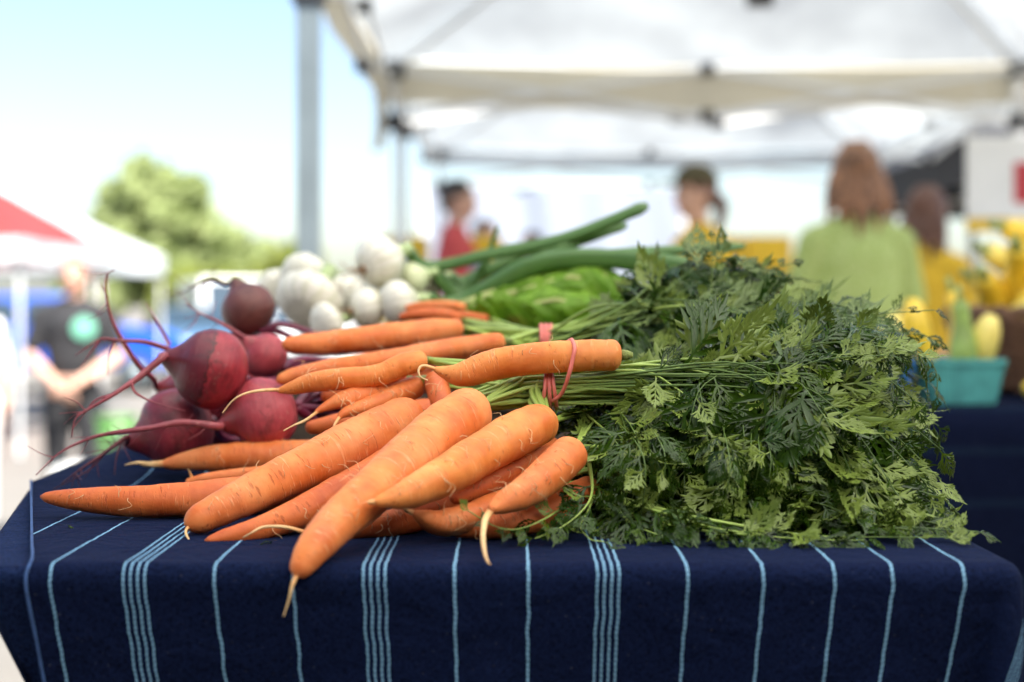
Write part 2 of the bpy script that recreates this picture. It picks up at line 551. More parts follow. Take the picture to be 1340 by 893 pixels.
M['onion'] = onion_mat('white_onion_skin', (0.80, 0.76, 0.64), (0.58, 0.58, 0.38), 0.55)
M['onion_green'] = onion_mat('onion_skin_greenish', (0.68, 0.70, 0.44), (0.46, 0.54, 0.22), 0.5)
M['onion_root'] = simple('onion_root', (0.32, 0.20, 0.11), 0.8, 0.3, 60)
M['onion_leaf'] = stalk_mat('onion_leaf', (0.055, 0.13, 0.025), (0.10, 0.20, 0.045))
M['onion_pale'] = stalk_mat('onion_neck', (0.36, 0.46, 0.18), (0.50, 0.58, 0.30))
M['chard'] = leaf_mat('broad_leaf', (0.13, 0.27, 0.012), (0.18, 0.33, 0.05), 0.35, 0.4)
def vein_mat():
    k = NT('broad_leaf_veined')
    at = k.attr(); o = k.obj()
    sp = k.n('ShaderNodeSeparateXYZ'); k.l(at, sp.inputs[0])
    av = k.math('ABSOLUTE', sp.outputs[1])
    w = k.math('ADD', k.math('SUBTRACT', k.math('MULTIPLY', sp.outputs[0], 8.0), k.math('MULTIPLY', av, 2.2)), k.math('MULTIPLY', k.noise(o, 25, 3, 0.6), 1.2))
    fr = k.math('ABSOLUTE', k.math('SUBTRACT', k.math('FRACT', w), 0.5))
    vein = k.math('LESS_THAN', fr, 0.045)
    c = k.ramp(k.noise(o, 24, 5, 0.65), [(0.3, (0.12, 0.28, 0.008)), (0.7, (0.24, 0.44, 0.016))])
    c = k.mix(k.math('MULTIPLY', vein, 0.3), c, (0.38, 0.42, 0.12))
    edge = k.math('MULTIPLY', k.ramp(av, [(0.6, 0.0), (1.0, 1.0)]), k.ramp(k.noise(o, 40, 4, 0.7), [(0.5, 0.0), (0.62, 1.0)]))
    c = k.mix(k.math('MULTIPLY', edge, 0.6), c, (0.30, 0.10, 0.03))
    k.col(c); k.set(Roughness=0.55)
    h = k.math('ADD', k.math('MULTIPLY', fr, 1.0), k.noise(o, 120, 4, 0.6))
    k.set(Normal=k.bump(h, 0.6, 0.003))
    tr = k.n('ShaderNodeBsdfTranslucent'); k.l(c, tr.inputs['Color'])
    mx = k.n('ShaderNodeMixShader'); mx.inputs[0].default_value = 0.35
    k.l(k.b.outputs[0], mx.inputs[1]); k.l(tr.outputs[0], mx.inputs[2]); k.l(mx.outputs[0], k.out.inputs['Surface'])
    return k.m


M['chard'] = vein_mat()
M['rib'] = simple('leaf_rib', (0.45, 0.48, 0.16), 0.5, 0.2, 40)
M['band'] = simple('red_rubber', (0.74, 0.19, 0.15), 0.48, 0.15, 60, 0.1)
M['cloth'] = cloth_mat('navy_striped_cloth', (0.0009, 0.0018, 0.0084), (0.0019, 0.0041, 0.0180), True, 0.0017, (0.22, 0.42, 0.58))
M['cloth2'] = cloth_mat('navy_plain_cloth', (0.0016, 0.0032, 0.013), (0.0036, 0.0078, 0.030), False)
M['steel'] = simple('grey_steel', (0.15, 0.185, 0.20), 0.45, 0.12, 10, metal=0.3)
M['white_steel'] = simple('white_painted_steel', (0.75, 0.76, 0.76), 0.4, 0.05, 8)
M['black_plastic'] = simple('black_plastic', (0.03, 0.03, 0.032), 0.5, 0.2, 20)
M['canopy'] = fabric_mat('white_canopy', (0.74, 0.79, 0.84), 0.26, 0.40)  # strong noise variation paints mottled light patches into the fabric colour
M['canopy_thin'] = fabric_mat('thin_white_canopy', (0.90, 0.89, 0.86), 0.85, 0.06)
M['canopy_valance'] = fabric_mat('cream_canopy', (0.70, 0.64, 0.50), 0.16, 0.10)
M['canopy_red'] = fabric_mat('red_canopy', (0.70, 0.05, 0.05), 0.30)
M['canopy_black'] = fabric_mat('black_canopy', (0.018, 0.019, 0.024), 0.02)
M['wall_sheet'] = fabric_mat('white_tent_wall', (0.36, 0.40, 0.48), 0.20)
M['wood'] = simple('weathered_wood', (0.10, 0.07, 0.045), 0.65, 0.3, 18, 0.3)
M['board'] = simple('grey_table_board', (0.5, 0.5, 0.48), 0.6, 0.1, 10)
M['yellow_plastic'] = simple('yellow_plastic', (0.78, 0.50, 0.02), 0.45, 0.12, 8)
M['squash'] = simple('yellow_squash_skin', (0.88, 0.60, 0.05), 0.35, 0.14, 25, 0.1)
M['squash_pale'] = simple('pale_squash_skin', (0.88, 0.72, 0.18), 0.35, 0.14, 25, 0.1)
M['zucchini'] = simple('striped_green_squash', (0.28, 0.40, 0.10), 0.35, 0.45, 30, 0.1)
M['squash_stem'] = simple('squash_stem', (0.28, 0.34, 0.10), 0.6, 0.3, 40)
M['teal'] = simple('turquoise_pulp', (0.09, 0.38, 0.36), 0.8, 0.25, 40, 0.5)
M['blue_pulp'] = simple('blue_pulp', (0.03, 0.16, 0.42), 0.8, 0.25, 40, 0.5)
M['wicker'] = simple('brown_wicker', (0.16, 0.075, 0.038), 0.6, 0.35, 60, 0.3)
M['skin'] = simple('skin', (0.62, 0.36, 0.26), 0.5, 0.08, 12)
M['hair_dark'] = simple('dark_hair', (0.035, 0.022, 0.017), 0.5, 0.4, 50, 0.4)
M['hair_brown'] = simple('reddish_brown_hair', (0.30, 0.135, 0.06), 0.4, 0.85, 30, 0.8)
M['hair_mid'] = simple('brown_hair', (0.13, 0.055, 0.035), 0.45, 0.4, 50, 0.5)
M['black_cotton'] = simple('black_cotton', (0.022, 0.022, 0.025), 0.85, 0.2, 20, 0.2)
M['red_cotton'] = simple('red_cotton', (0.55, 0.07, 0.07), 0.85, 0.2, 20, 0.2)
M['grey_cotton'] = simple('grey_cotton', (0.22, 0.26, 0.30), 0.85, 0.2, 20, 0.2)
M['yellow_cotton'] = simple('yellow_cotton', (0.75, 0.47, 0.03), 0.85, 0.15, 20, 0.2)
M['white_cotton'] = simple('white_cotton', (0.78, 0.76, 0.74), 0.85, 0.08, 20, 0.2)
M['olive'] = simple('olive_cap', (0.09, 0.075, 0.035), 0.85, 0.2, 20, 0.2)
M['denim'] = simple('denim', (0.05, 0.075, 0.15), 0.9, 0.25, 30, 0.2)
M['shoe'] = simple('shoe_leather', (0.05, 0.04, 0.035), 0.5, 0.2, 20)
M['mint'] = simple('mint_print', (0.16, 0.46, 0.33), 0.8, 0.1, 20)
M['eye'] = simple('eye', (0.05, 0.03, 0.02), 0.2, 0.1, 20)
M['red_print'] = simple('red_print', (0.50, 0.04, 0.05), 0.6, 0.1, 10)
M['white_card'] = simple('white_card', (0.80, 0.79, 0.76), 0.6, 0.05, 10)
M['car_blue'] = simple('blue_car_paint', (0.01, 0.075, 0.42), 0.25, 0.08, 2)
M['car_slate'] = simple('slate_blue_car_paint', (0.09, 0.17, 0.28), 0.25, 0.08, 2)
M['car_white'] = simple('white_car_paint', (0.80, 0.80, 0.79), 0.25, 0.05, 2)
M['glass'] = simple('car_glass', (0.03, 0.05, 0.07), 0.08, 0.1, 2)
M['tyre'] = simple('tyre_rubber', (0.025, 0.025, 0.025), 0.8, 0.2, 20)
M['lamp'] = simple('headlamp_lens', (0.8, 0.8, 0.78), 0.1, 0.05, 5)
M['bark'] = simple('bark', (0.12, 0.085, 0.06), 0.9, 0.4, 12, 0.6)
M['tree_leaf'] = leaf_mat('tree_leaf', (0.33, 0.39, 0.16), (0.38, 0.42, 0.19), 0.35, 0.7)  # leaf colour lightened so that it carries the pale haze
M['tree_leaf_light'] = leaf_mat('tree_leaf_yellowish', (0.30, 0.34, 0.07), (0.34, 0.38, 0.10), 0.35, 0.6)
M['cooler'] = simple('white_cooler_plastic', (0.78, 0.78, 0.76), 0.4, 0.05, 8)
M['green_plastic'] = simple('green_plastic', (0.10, 0.25, 0.06), 0.45, 0.1, 8)


def stripe_check_shirt():
    k = NT('green_dotted_knit')
    o = k.obj()
    vv = k.n('ShaderNodeTexVoronoi'); vv.inputs['Scale'].default_value = 75
    k.l(o, vv.inputs['Vector'])
    c = k.ramp(vv.outputs['Distance'], [(0.15, (0.54, 0.60, 0.26)), (0.55, (0.37, 0.46, 0.12))])
    k.col(c); k.set(Roughness=0.9)
    k.set(Normal=k.bump(vv.outputs['Distance'], 0.4, 0.004))
    return k.m


M['green_knit'] = stripe_check_shirt()


def ground_mat():
    k = NT('pale_worn_paving')
    o = k.obj()
    a = k.noise(o, 0.35, 6, 0.6); b = k.noise(o, 45, 4, 0.7)
    c = k.ramp(a, [(0.3, (0.155, 0.143, 0.125)), (0.7, (0.215, 0.200, 0.175))])
    c = k.mix(k.math('MULTIPLY', b, 0.35), c, (0.10, 0.095, 0.088))
    k.col(c); k.set(Roughness=0.9)
    k.set(Normal=k.bump(b, 0.5, 0.006))
    return k.m


M['ground'] = ground_mat()


# ------------------------------------------------------------------ ground
def gz(x, y):
    return -0.55 * ss(0.5, 13.0, y) * (1 - ss(-2.3, -0.2, x))


def build_ground():
    xs = [-1500, -400, -120, -50, -25, -14, -9, -6, -4, -3, -2.5, -2, -1.6, -1.2, -0.8, -0.4, 0, 1, 3, 6, 12, 30, 100, 400, 1500]
    ys = [-1500, -300, -60, -15, -4, 0, 1, 2, 3, 4, 5, 6, 7, 8, 9, 10, 11, 12, 13, 15, 20, 30, 60, 150, 400, 1800]
    mb = MB()
    g = [[mb.vert((x, y, gz(x, y))) for x in xs] for y in ys]
    for j in range(len(ys) - 1):
        for i in range(len(xs) - 1):
            mb.face((g[j][i], g[j][i + 1], g[j + 1][i + 1], g[j + 1][i]))
    o = mb.build('ground', M['ground'])
    o['kind'] = 'structure'


build_ground()


# ------------------------------------------------------------------ canopies
def canopy(label, x0, x1, y0, y1, eave, peak, val=0.20, fab='canopy', valm='canopy', legm='white_steel', legw=0.032,
           trusses=2, legs=((0, 0), (1, 0), (0, 1), (1, 1)), group='market canopies', rot=0.0, legmats=None, scallop=0.0, slim=()):
    base = Vector(((x0 + x1) / 2, (y0 + y1) / 2, min(gz(x0, y0), gz(x1, y1), gz(x0, y1), gz(x1, y0))))
    t = thing('market_canopy', label, 'canopy', base, group)
    c = [Vector((x0, y0, eave)), Vector((x1, y0, eave)), Vector((x1, y1, eave)), Vector((x0, y1, eave))]
    ridge = 0.5 * max(0, (y1 - y0) - (x1 - x0))
    top0 = Vector((base.x, base.y - ridge, peak)); top1 = Vector((base.x, base.y + ridge, peak))
    tops = [(top0, top0), (top0, top1), (top1, top1), (top1, top0)]
    for i in range(4):
        a, b = c[i], c[(i + 1) % 4]
        ta, tb = tops[i]
        mb = MB(); N = 12
        rows = []
        for j in range(N + 1):
            f = j / N
            row = []
            for q in range(N + 1):
                g = q / N
                p = (a.lerp(b, g)).lerp(ta.lerp(tb, g), f)
                sag = -0.10 * sin(pi * f) * sin(pi * g) + 0.018 * noise.noise(p * 2.3)
                edge = -0.03 * sin(pi * g) * (1 - f)
                row.append(mb.vert(p + Vector((0, 0, sag + edge))))
            rows.append(row)
        for j in range(N):
            for q in range(N):
                mb.face((rows[j][q], rows[j][q + 1], rows[j + 1][q + 1], rows[j + 1][q]))
        mb.build('roof_panel', M[fab], t)
        # valance: hangs just outside the eave
        d = (b - a).normalized(); nrm = Vector((d.y, -d.x, 0))
        mb = MB(); rows = []
        for j in range(4):
            row = []
            for q in range(25):
                g = q / 24
                p = a.lerp(b, g) + nrm * (0.006 + 0.012 * noise.noise(Vector((g * 9, i * 7.1, j * 0.6))) * j / 3)
                zz = eave - 0.03 * sin(pi * g) - val * j / 3 * (1 + 0.06 * noise.noise(Vector((g * 5, i * 3.0, 2.0))))
                if scallop and j == 3: zz -= scallop * abs(sin(g * pi * 9))
                row.append(mb.vert((p.x, p.y, zz)))
            rows.append(row)
        for j in range(3):
            for q in range(24):
                mb.face((rows[j][q], rows[j][q + 1], rows[j + 1][q + 1], rows[j + 1][q]))
        mb.build('valance', M[valm], t)
    # eave frame: scissor bars
    ins = 0.05
    k = [Vector((x0 + ins, y0 + ins, 0)), Vector((x1 - ins, y0 + ins, 0)), Vector((x1 - ins, y1 - ins, 0)), Vector((x0 + ins, y1 - ins, 0))]
    zt, zb = eave - 0.05, eave - 0.27
    for i in range(4):
        a, b = k[i], k[(i + 1) % 4]
        for s in range(trusses):
            p = a.lerp(b, s / trusses); q = a.lerp(b, (s + 1) / trusses)
            off = 0.012 * Vector((b - a).normalized().yxz)
            for (za, zb2, sg) in ((zt, zb, 1), (zb, zt, -1)):
                mb = MB(); mb.bar(Vector((p.x, p.y, za)) + off * sg, Vector((q.x, q.y, zb2)) + off * sg, 0.014, 0.024)
                mb.build('truss_bar', M['white_steel'], t)
            if s > 0:
                for zz in (zt, zb):
                    mb = MB(); mb.box((p.x, p.y, zz), (0.06, 0.06, 0.05)); mb.build('truss_joint', M['black_plastic'], t)
    for i, (fx, fy) in enumerate(legs):
        px = x0 + ins if fx == 0 else x1 - ins
        py = y0 + ins if fy == 0 else (y1 - ins if fy == 1 else y0 + (y1 - y0) * fy)
        g = gz(px, py)
        lw = 0.02 if i in slim else legw
        lm = legmats[i] if legmats else legm
        mb = MB(); mb.box((px, py, (g + eave - 0.02) / 2 + 0.006), (lw, lw, eave - 0.02 - g - 0.012)); mb.build('leg', M[lm], t)
        mb = MB(); mb.box((px, py, g + 0.006), (legw * 2.6, legw * 2.6, 0.012)); mb.build('foot_plate', M['steel'], t)
        for zz in (eave - 0.05, eave - 0.30):
            mb = MB(); mb.box((px, py, zz), (0.085, 0.085, 0.075)); mb.build('corner_bracket', M['black_plastic'], t)
    # ridge pole under the peak
    mb = MB(); mb.bar((base.x, base.y, eave - 0.02), (base.x, base.y, peak - 0.02), 0.03); mb.build('peak_pole', M['white_steel'], t)
    for i in range(4):
        mb = MB(); mb.bar((k[i].x, k[i].y, eave - 0.05), (base.x, base.y, peak - 0.06), 0.018); mb.build('rafter', M['white_steel'], t)
    mb = MB(); mb.box((base.x, base.y, eave - 0.02), (0.09, 0.09, 0.05)); mb.build('peak_joint', M['black_plastic'], t)
    return t


canopy('white market canopy overhead above the carrot table', -0.86, 2.35, -1.15, 2.05, 2.22, 3.0, 0.18, fab='canopy_thin', valm='canopy_thin')
canopy('black canopy of the opposite stall behind the photographer', -1.3, 3.2, -4.4, -1.45, 2.25, 3.0, 0.25, fab='canopy_black', valm='canopy_black', legm='black_plastic')  # added out of view to darken the table front
canopy('black canopy of the next opposite stall behind the photographer', -5.9, -1.5, -4.4, -1.45, 2.25, 3.0, 0.25, fab='canopy_black', valm='canopy_black', legm='black_plastic')  # added out of view, continues the light block leftward
t = thing('added_light_block', 'black sheet wall closing the next opposite stall', 'tent wall', (-3.7, -1.62, 0))  # unseen sheet added to cut fill light from the front left
mb = MB(); mb.box((-3.7, -1.62, 1.0), (4.3, 0.012, 2.0)); mb.build('sheet', M['canopy_black'], t)
mb = MB(); mb.tube([(-5.85, -1.62, 2.03), (-1.55, -1.62, 2.03)], 0.012, 8); mb.build('hanging_rod', M['black_plastic'], t)
t = thing('added_light_block', 'black sheet wall closing the opposite stall', 'tent wall', (0.95, -1.62, 0))  # unseen sheet added behind the camera to cut front fill light
mb = MB(); mb.box((0.95, -1.62, 1.02), (4.3, 0.012, 2.0)); mb.build('sheet', M['canopy_black'], t)
mb = MB(); mb.tube([(-1.2, -1.62, 2.03), (3.1, -1.62, 2.03)], 0.012, 8); mb.build('hanging_rod', M['black_plastic'], t)
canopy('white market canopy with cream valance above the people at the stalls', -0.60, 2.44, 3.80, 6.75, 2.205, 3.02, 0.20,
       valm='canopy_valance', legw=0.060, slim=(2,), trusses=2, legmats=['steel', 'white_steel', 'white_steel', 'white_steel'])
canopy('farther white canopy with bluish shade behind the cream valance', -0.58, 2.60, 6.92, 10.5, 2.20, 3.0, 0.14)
canopy('black canopy beside the red and white sign', 2.62, 5.7, 8.2, 11.2, 2.00, 2.90, 0.26, fab='canopy_black', valm='canopy_black', legm='black_plastic')
canopy('red topped canopy with white valance by the blue car', -8.1, -5.02, 14.6, 17.6, 1.72, 2.75, 0.22, fab='canopy_red', valm='canopy')
canopy('plain white canopy beside the red topped canopy', -9.2, -5.35, 18.2, 21.9, 1.74, 2.75, 0.26)

t = thing('added_side_block', 'dark blue sheet closing the sunny side of the carrot stall', 'tent wall', (2.28, 0.45, 0))  # unseen sheet added to cut fill light from the right
mb = MB(); mb.box((2.28, 0.45, 1.05), (0.012, 2.9, 2.05)); mb.build('sheet', M['canopy_black'], t)

# loose tie strap hanging from the corner of the cream canopy
t = thing('canopy_side_strip', 'narrow beige fabric strip hanging from the cream canopy corner', 'fabric strip', (-0.63, 6.70, 2.06))
mb = MB(); rows = []
for j in range(9):
    f = j / 8
    w = 0.075 - 0.02 * f
    cx = -0.635 + 0.025 * sin(f * 3); z = 2.14 - 0.36 * f
    rows.append([mb.vert((cx - w / 2, 6.69 + 0.02 * f, z - 0.02 * f)), mb.vert((cx, 6.70 + 0.03 * f, z)), mb.vert((cx + w / 2, 6.70, z))])
for j in range(8):
    for q in range(2): mb.face((rows[j][q], rows[j][q + 1], rows[j + 1][q + 1], rows[j + 1][q]))
mb.build('strip', M['canopy_valance'], t)

# white sheet wall standing in the sun behind the farther canopy
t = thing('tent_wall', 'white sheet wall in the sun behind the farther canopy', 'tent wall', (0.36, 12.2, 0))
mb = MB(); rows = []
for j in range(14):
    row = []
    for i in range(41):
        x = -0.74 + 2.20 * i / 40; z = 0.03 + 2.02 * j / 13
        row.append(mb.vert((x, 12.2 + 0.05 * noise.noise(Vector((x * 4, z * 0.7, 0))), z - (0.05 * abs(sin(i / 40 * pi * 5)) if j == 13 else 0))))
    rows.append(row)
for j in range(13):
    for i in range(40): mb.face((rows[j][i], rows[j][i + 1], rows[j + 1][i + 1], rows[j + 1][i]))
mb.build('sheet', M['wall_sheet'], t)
mb = MB(); mb.tube([(-0.76, 12.2, 2.06), (1.48, 12.2, 2.06)], 0.012, 8); mb.build('hanging_rod', M['white_steel'], t)
for x in (-0.75, 1.47):
    mb = MB(); mb.tube([(x, 12.2, gz(x, 12.2) + 0.001), (x, 12.2, 2.06)], 0.014, 8); mb.build('post', M['white_steel'], t)


# ------------------------------------------------------------------ tables and cloths
TZ = 0.90            # cloth surface of the stall tables
YF = 0.876           # front edge of the carrot table


def folding_table(label, poly, ztop, legs):
    cx = sum(p[0] for p in poly) / len(poly); cy = sum(p[1] for p in poly) / len(poly)
    t = thing('folding_table', label, 'table', (cx, cy, 0))
    mb = MB()
    lo = [mb.vert((x, y, ztop - 0.032)) for x, y in poly]; hi = [mb.vert((x, y, ztop)) for x, y in poly]
    n = len(poly)
    mb.face(list(reversed(lo)), False); mb.face(hi, False)
    for i in range(n): mb.face((lo[i], lo[(i + 1) % n], hi[(i + 1) % n], hi[i]), False)
    mb.build('tabletop', M['board'], t)
    for (x, y) in legs:
        mb = MB(); g = gz(x, y)
        mb.tube([(x, y, g + 0.001), (x, y, ztop - 0.033)], 0.014, 10); mb.build('leg', M['steel'], t)
    for a, b in ((0, 1), (2, 3)):
        mb = MB(); mb.tube([(legs[a][0], legs[a][1], 0.3), (legs[b][0], legs[b][1], 0.3)], 0.010, 8); mb.build('cross_brace', M['steel'], t)
    return t


def XL(y):           # slanting left rim of the cloth (its hem)
    return -0.2956 - (min(y, 1.26) - YF) * 0.34


def bumpz(x, y):
    b = 0.034 * math.exp(-((x + 0.335) / 0.055) ** 2 - ((y - 1.42) / 0.09) ** 2)
    b += 0.0012 * noise.noise(Vector((x * 14, y * 9, 0))) * ss(YF + 0.004, YF + 0.03, y)
    return b


folding_table('folding table under the striped cloth and the carrots',
              [(-0.325, YF + 0.012), (0.292, YF + 0.012), (0.292, 2.0), (-0.41, 2.0), (-0.41, 1.24)], TZ - 0.008,
              [(-0.26, 1.04), (0.26, 1.04), (-0.36, 1.9), (0.26, 1.9)])


def drape(mb, path, prof_len, R0, ztop, uvfun, fold=0.012, lean=0.0, cone=None, nrow=46, pinch=0.0, seed=0.0, side_round=0.0):
    """path: list of (x,y,nx,ny,s); hangs over the rim; appends faces"""
    rows = []
    for j in range(nrow + 1):
        f = j / nrow
        d = prof_len * (f ** 1.6)
        row = []
        for (x, y, nx, ny, s) in path:
            R = R0 + side_round * max(0, nx)
            arc = R * pi / 2
            if d < arc:
                o = R * sin(d / R); h = R * (1 - cos(d / R))
            else:
                o = R; h = R + (d - arc)
            hh = max(0, h - R)
            fo = fold * ss(0.0, 0.28, hh) * sin(s * 26 + 2.0 * noise.noise(Vector((s * 6, seed, 0))) + seed) + 0.006 * ss(0, 0.1, hh) * noise.noise(Vector((s * 16, hh * 5, seed)))
            cn = cone(x, y, nx, ny) * hh if cone else 0.0
            off = o + fo + cn - lean * min(hh, 0.16)
            px = x + nx * off
            py = y + ny * off
            if pinch: px = px * (1 - pinch * min(hh, 0.16) * abs(ny))
            u, v = x + nx * d, y + ny * d
            row.append(mb.vert((px, py, ztop - h * (1.0)), (u, v, 0)))
        rows.append(row)
    for j in range(nrow):
        for i in range(len(path) - 1):
            mb.face((rows[j][i], rows[j + 1][i], rows[j + 1][i + 1], rows[j][i + 1]))


def rim_path(pts, rc, step=0.008):
    """pts: corner list of an open rim (counter-clockwise seen from above, outside on the right hand); rounds corners"""
    out = []; s = 0.0
    segs = []
    n = len(pts)
    P2 = [Vector((p[0], p[1])) for p in pts]
    cur = P2[0]
    for i in range(n - 1):
        d = (P2[i + 1] - P2[i]).normalized()
        nr = Vector((d.y, -d.x))
        end = P2[i + 1] - d * (rc if i < n - 2 else 0)
        L = (end - cur).length
        k = max(2, int(L / step))
        for j in range(k + 1):
            p = cur.lerp(end, j / k)
            out.append((p.x, p.y, nr.x, nr.y, s + L * j / k))
        s += L
        if i < n - 2:
            d2 = (P2[i + 2] - P2[i + 1]).normalized(); nr2 = Vector((d2.y, -d2.x))
            c = end - nr * rc
            a0 = atan2(nr.y, nr.x); a1 = atan2(nr2.y, nr2.x)
            while a1 < a0: a1 += 2 * pi
            for j in range(1, 12):
                a = a0 + (a1 - a0) * j / 12
                out.append((c.x + rc * cos(a), c.y + rc * sin(a), cos(a), sin(a), s + rc * (a - a0)))
            s += rc * (a1 - a0)
            cur = c + nr2 * rc
    return out


# striped cloth
t = thing('striped_tablecloth', 'navy cloth with pale blue woven stripes draped under the carrots', 'tablecloth', (0, YF, TZ))
mb = MB()
ys = [YF + (2.02 - YF) * (j / 110) ** 1.35 for j in range(111)]
xr = 0.303
rows = []
for y in ys:
    row = []
    xl = XL(y)
    ncol = 120
    for i in range(ncol + 1):
        x = xl + (xr - xl) * i / ncol
        edge = ss(0, 0.03, y - YF) * ss(0, 0.02, xr - x)
        row.append(mb.vert((x, y, TZ + bumpz(x, y) * edge), (x, y, 0)))
    rows.append(row)
for j in range(len(ys) - 1):
    for i in range(ncol): mb.face((rows[j][i], rows[j][i + 1], rows[j + 1][i + 1], rows[j + 1][i]))


def cone_r(x, y, nx, ny):
    return 0.30 * max(0, nx) * max(0, -ny) * 2 + 0.10 * max(0, nx)


path = rim_path([(XL(YF), YF), (xr, YF), (xr, 2.02)], 0.007)
drape(mb, path, 0.62, 0.011, TZ, None, fold=0.010, lean=0.22, cone=cone_r, pinch=0.35, seed=1.3, side_round=0.002)
cl = mb.build('cloth_sheet', M['cloth'], t)
# selvedge thread along the left hem
mb = MB()
hem = [(XL(y), y, TZ + 0.0012 + bumpz(XL(y), y)) for y in [1.26, 1.2, 1.1, 1.0, 0.93, YF + 0.004]]
hem += [(XL(YF) * (1 - 0.35 * min(h, 0.16)), YF - 0.0115 + 0.22 * min(h, 0.16), TZ - 0.011 - h) for h in (0.0, 0.04, 0.08, 0.12, 0.2, 0.4)]
mb.tube([Vector(p) for p in catmull(hem, 60)], 0.0011, 6)
M['selvedge'] = simple('blue_selvedge_thread', (0.035, 0.085, 0.22), 0.9, 0.3, 200)
mb.build('selvedge', M['selvedge'], t)

# plain blue corner of cloth hanging over the left end
t = thing('plain_tablecloth', 'plain indigo cloth hanging over the table corner beside the striped hem', 'tablecloth', (-0.36, 1.0, TZ))
mb = MB()
LX = lambda y: -0.326 - (min(y, 1.24) - YF) * 0.255
ys2 = [YF + (2.0 - YF) * j / 60 for j in range(61)]
rows = []
for y in ys2:
    a, b = LX(y), XL(y) + 0.05
    rows.append([mb.vert((a + (b - a) * i / 10, y, TZ - 0.003), (a + (b - a) * i / 10, y, 0)) for i in range(11)])
for j in range(60):
    for i in range(10): mb.face((rows[j][i], rows[j][i + 1], rows[j + 1][i + 1], rows[j + 1][i]))
path = rim_path([(LX(2.0), 2.0), (LX(1.24), 1.24), (LX(YF), YF), (XL(YF) + 0.018, YF)], 0.012)
drape(mb, path, 0.60, 0.008, TZ - 0.003, None, fold=0.008, lean=0.30, pinch=0.40, seed=4.1,
      cone=lambda x, y, nx, ny: -0.12)
mb.build('cloth_sheet', M['cloth2'], t)

# ------------------------------------------------------------------ second table, right
folding_table('folding table under the navy cloth behind the carrot leaves',
              [(0.50, 2.17), (1.75, 2.17), (1.75, 2.80), (0.50, 2.80)], TZ - 0.010, [(0.58, 2.26), (1.66, 2.26), (0.58, 2.72), (1.66, 2.72)])
t = thing('navy_tablecloth', 'navy cloth with faint horizontal lines under the turquoise basket', 'tablecloth', (1.12, 2.45, TZ))
mb = MB()
q = [mb.vert((0.48, 2.15, TZ), (0.9, 0, 0)), mb.vert((1.77, 2.15, TZ), (0.9, 1, 0)), mb.vert((1.77, 2.82, TZ), (0.92, 1, 0)), mb.vert((0.48, 2.82, TZ), (0.92, 0, 0))]
mb.face(q)
path = rim_path([(0.48, 2.82), (0.48, 2.15), (1.77, 2.15), (1.77, 2.82)], 0.015, 0.02)
rows = []
for j in range(41):
    d = 0.66 * j / 40
    row = []
    for (x, y, nx, ny, s) in path:
        o = 0.012 * min(1, d / 0.02) + 0.010 * ss(0, 0.3, d) * sin(s * 18)
        row.append(mb.vert((x + nx * o, y + ny * o, TZ - d), (0.1965 + d * 0.55 - 0.5 * 0.0, s, 0)))
    rows.append(row)
for j in range(40):
    for i in range(len(path) - 1): mb.face((rows[j][i], rows[j + 1][i], rows[j + 1][i + 1], rows[j][i + 1]))
mb.build('cloth_sheet', cloth_mat('navy_cloth_faint_lines', (0.0010, 0.0017, 0.007), (0.0018, 0.0033, 0.013), True, 0.006, (0.009, 0.018, 0.04)), t)


# ------------------------------------------------------------------ carrots
CARROTS = {}


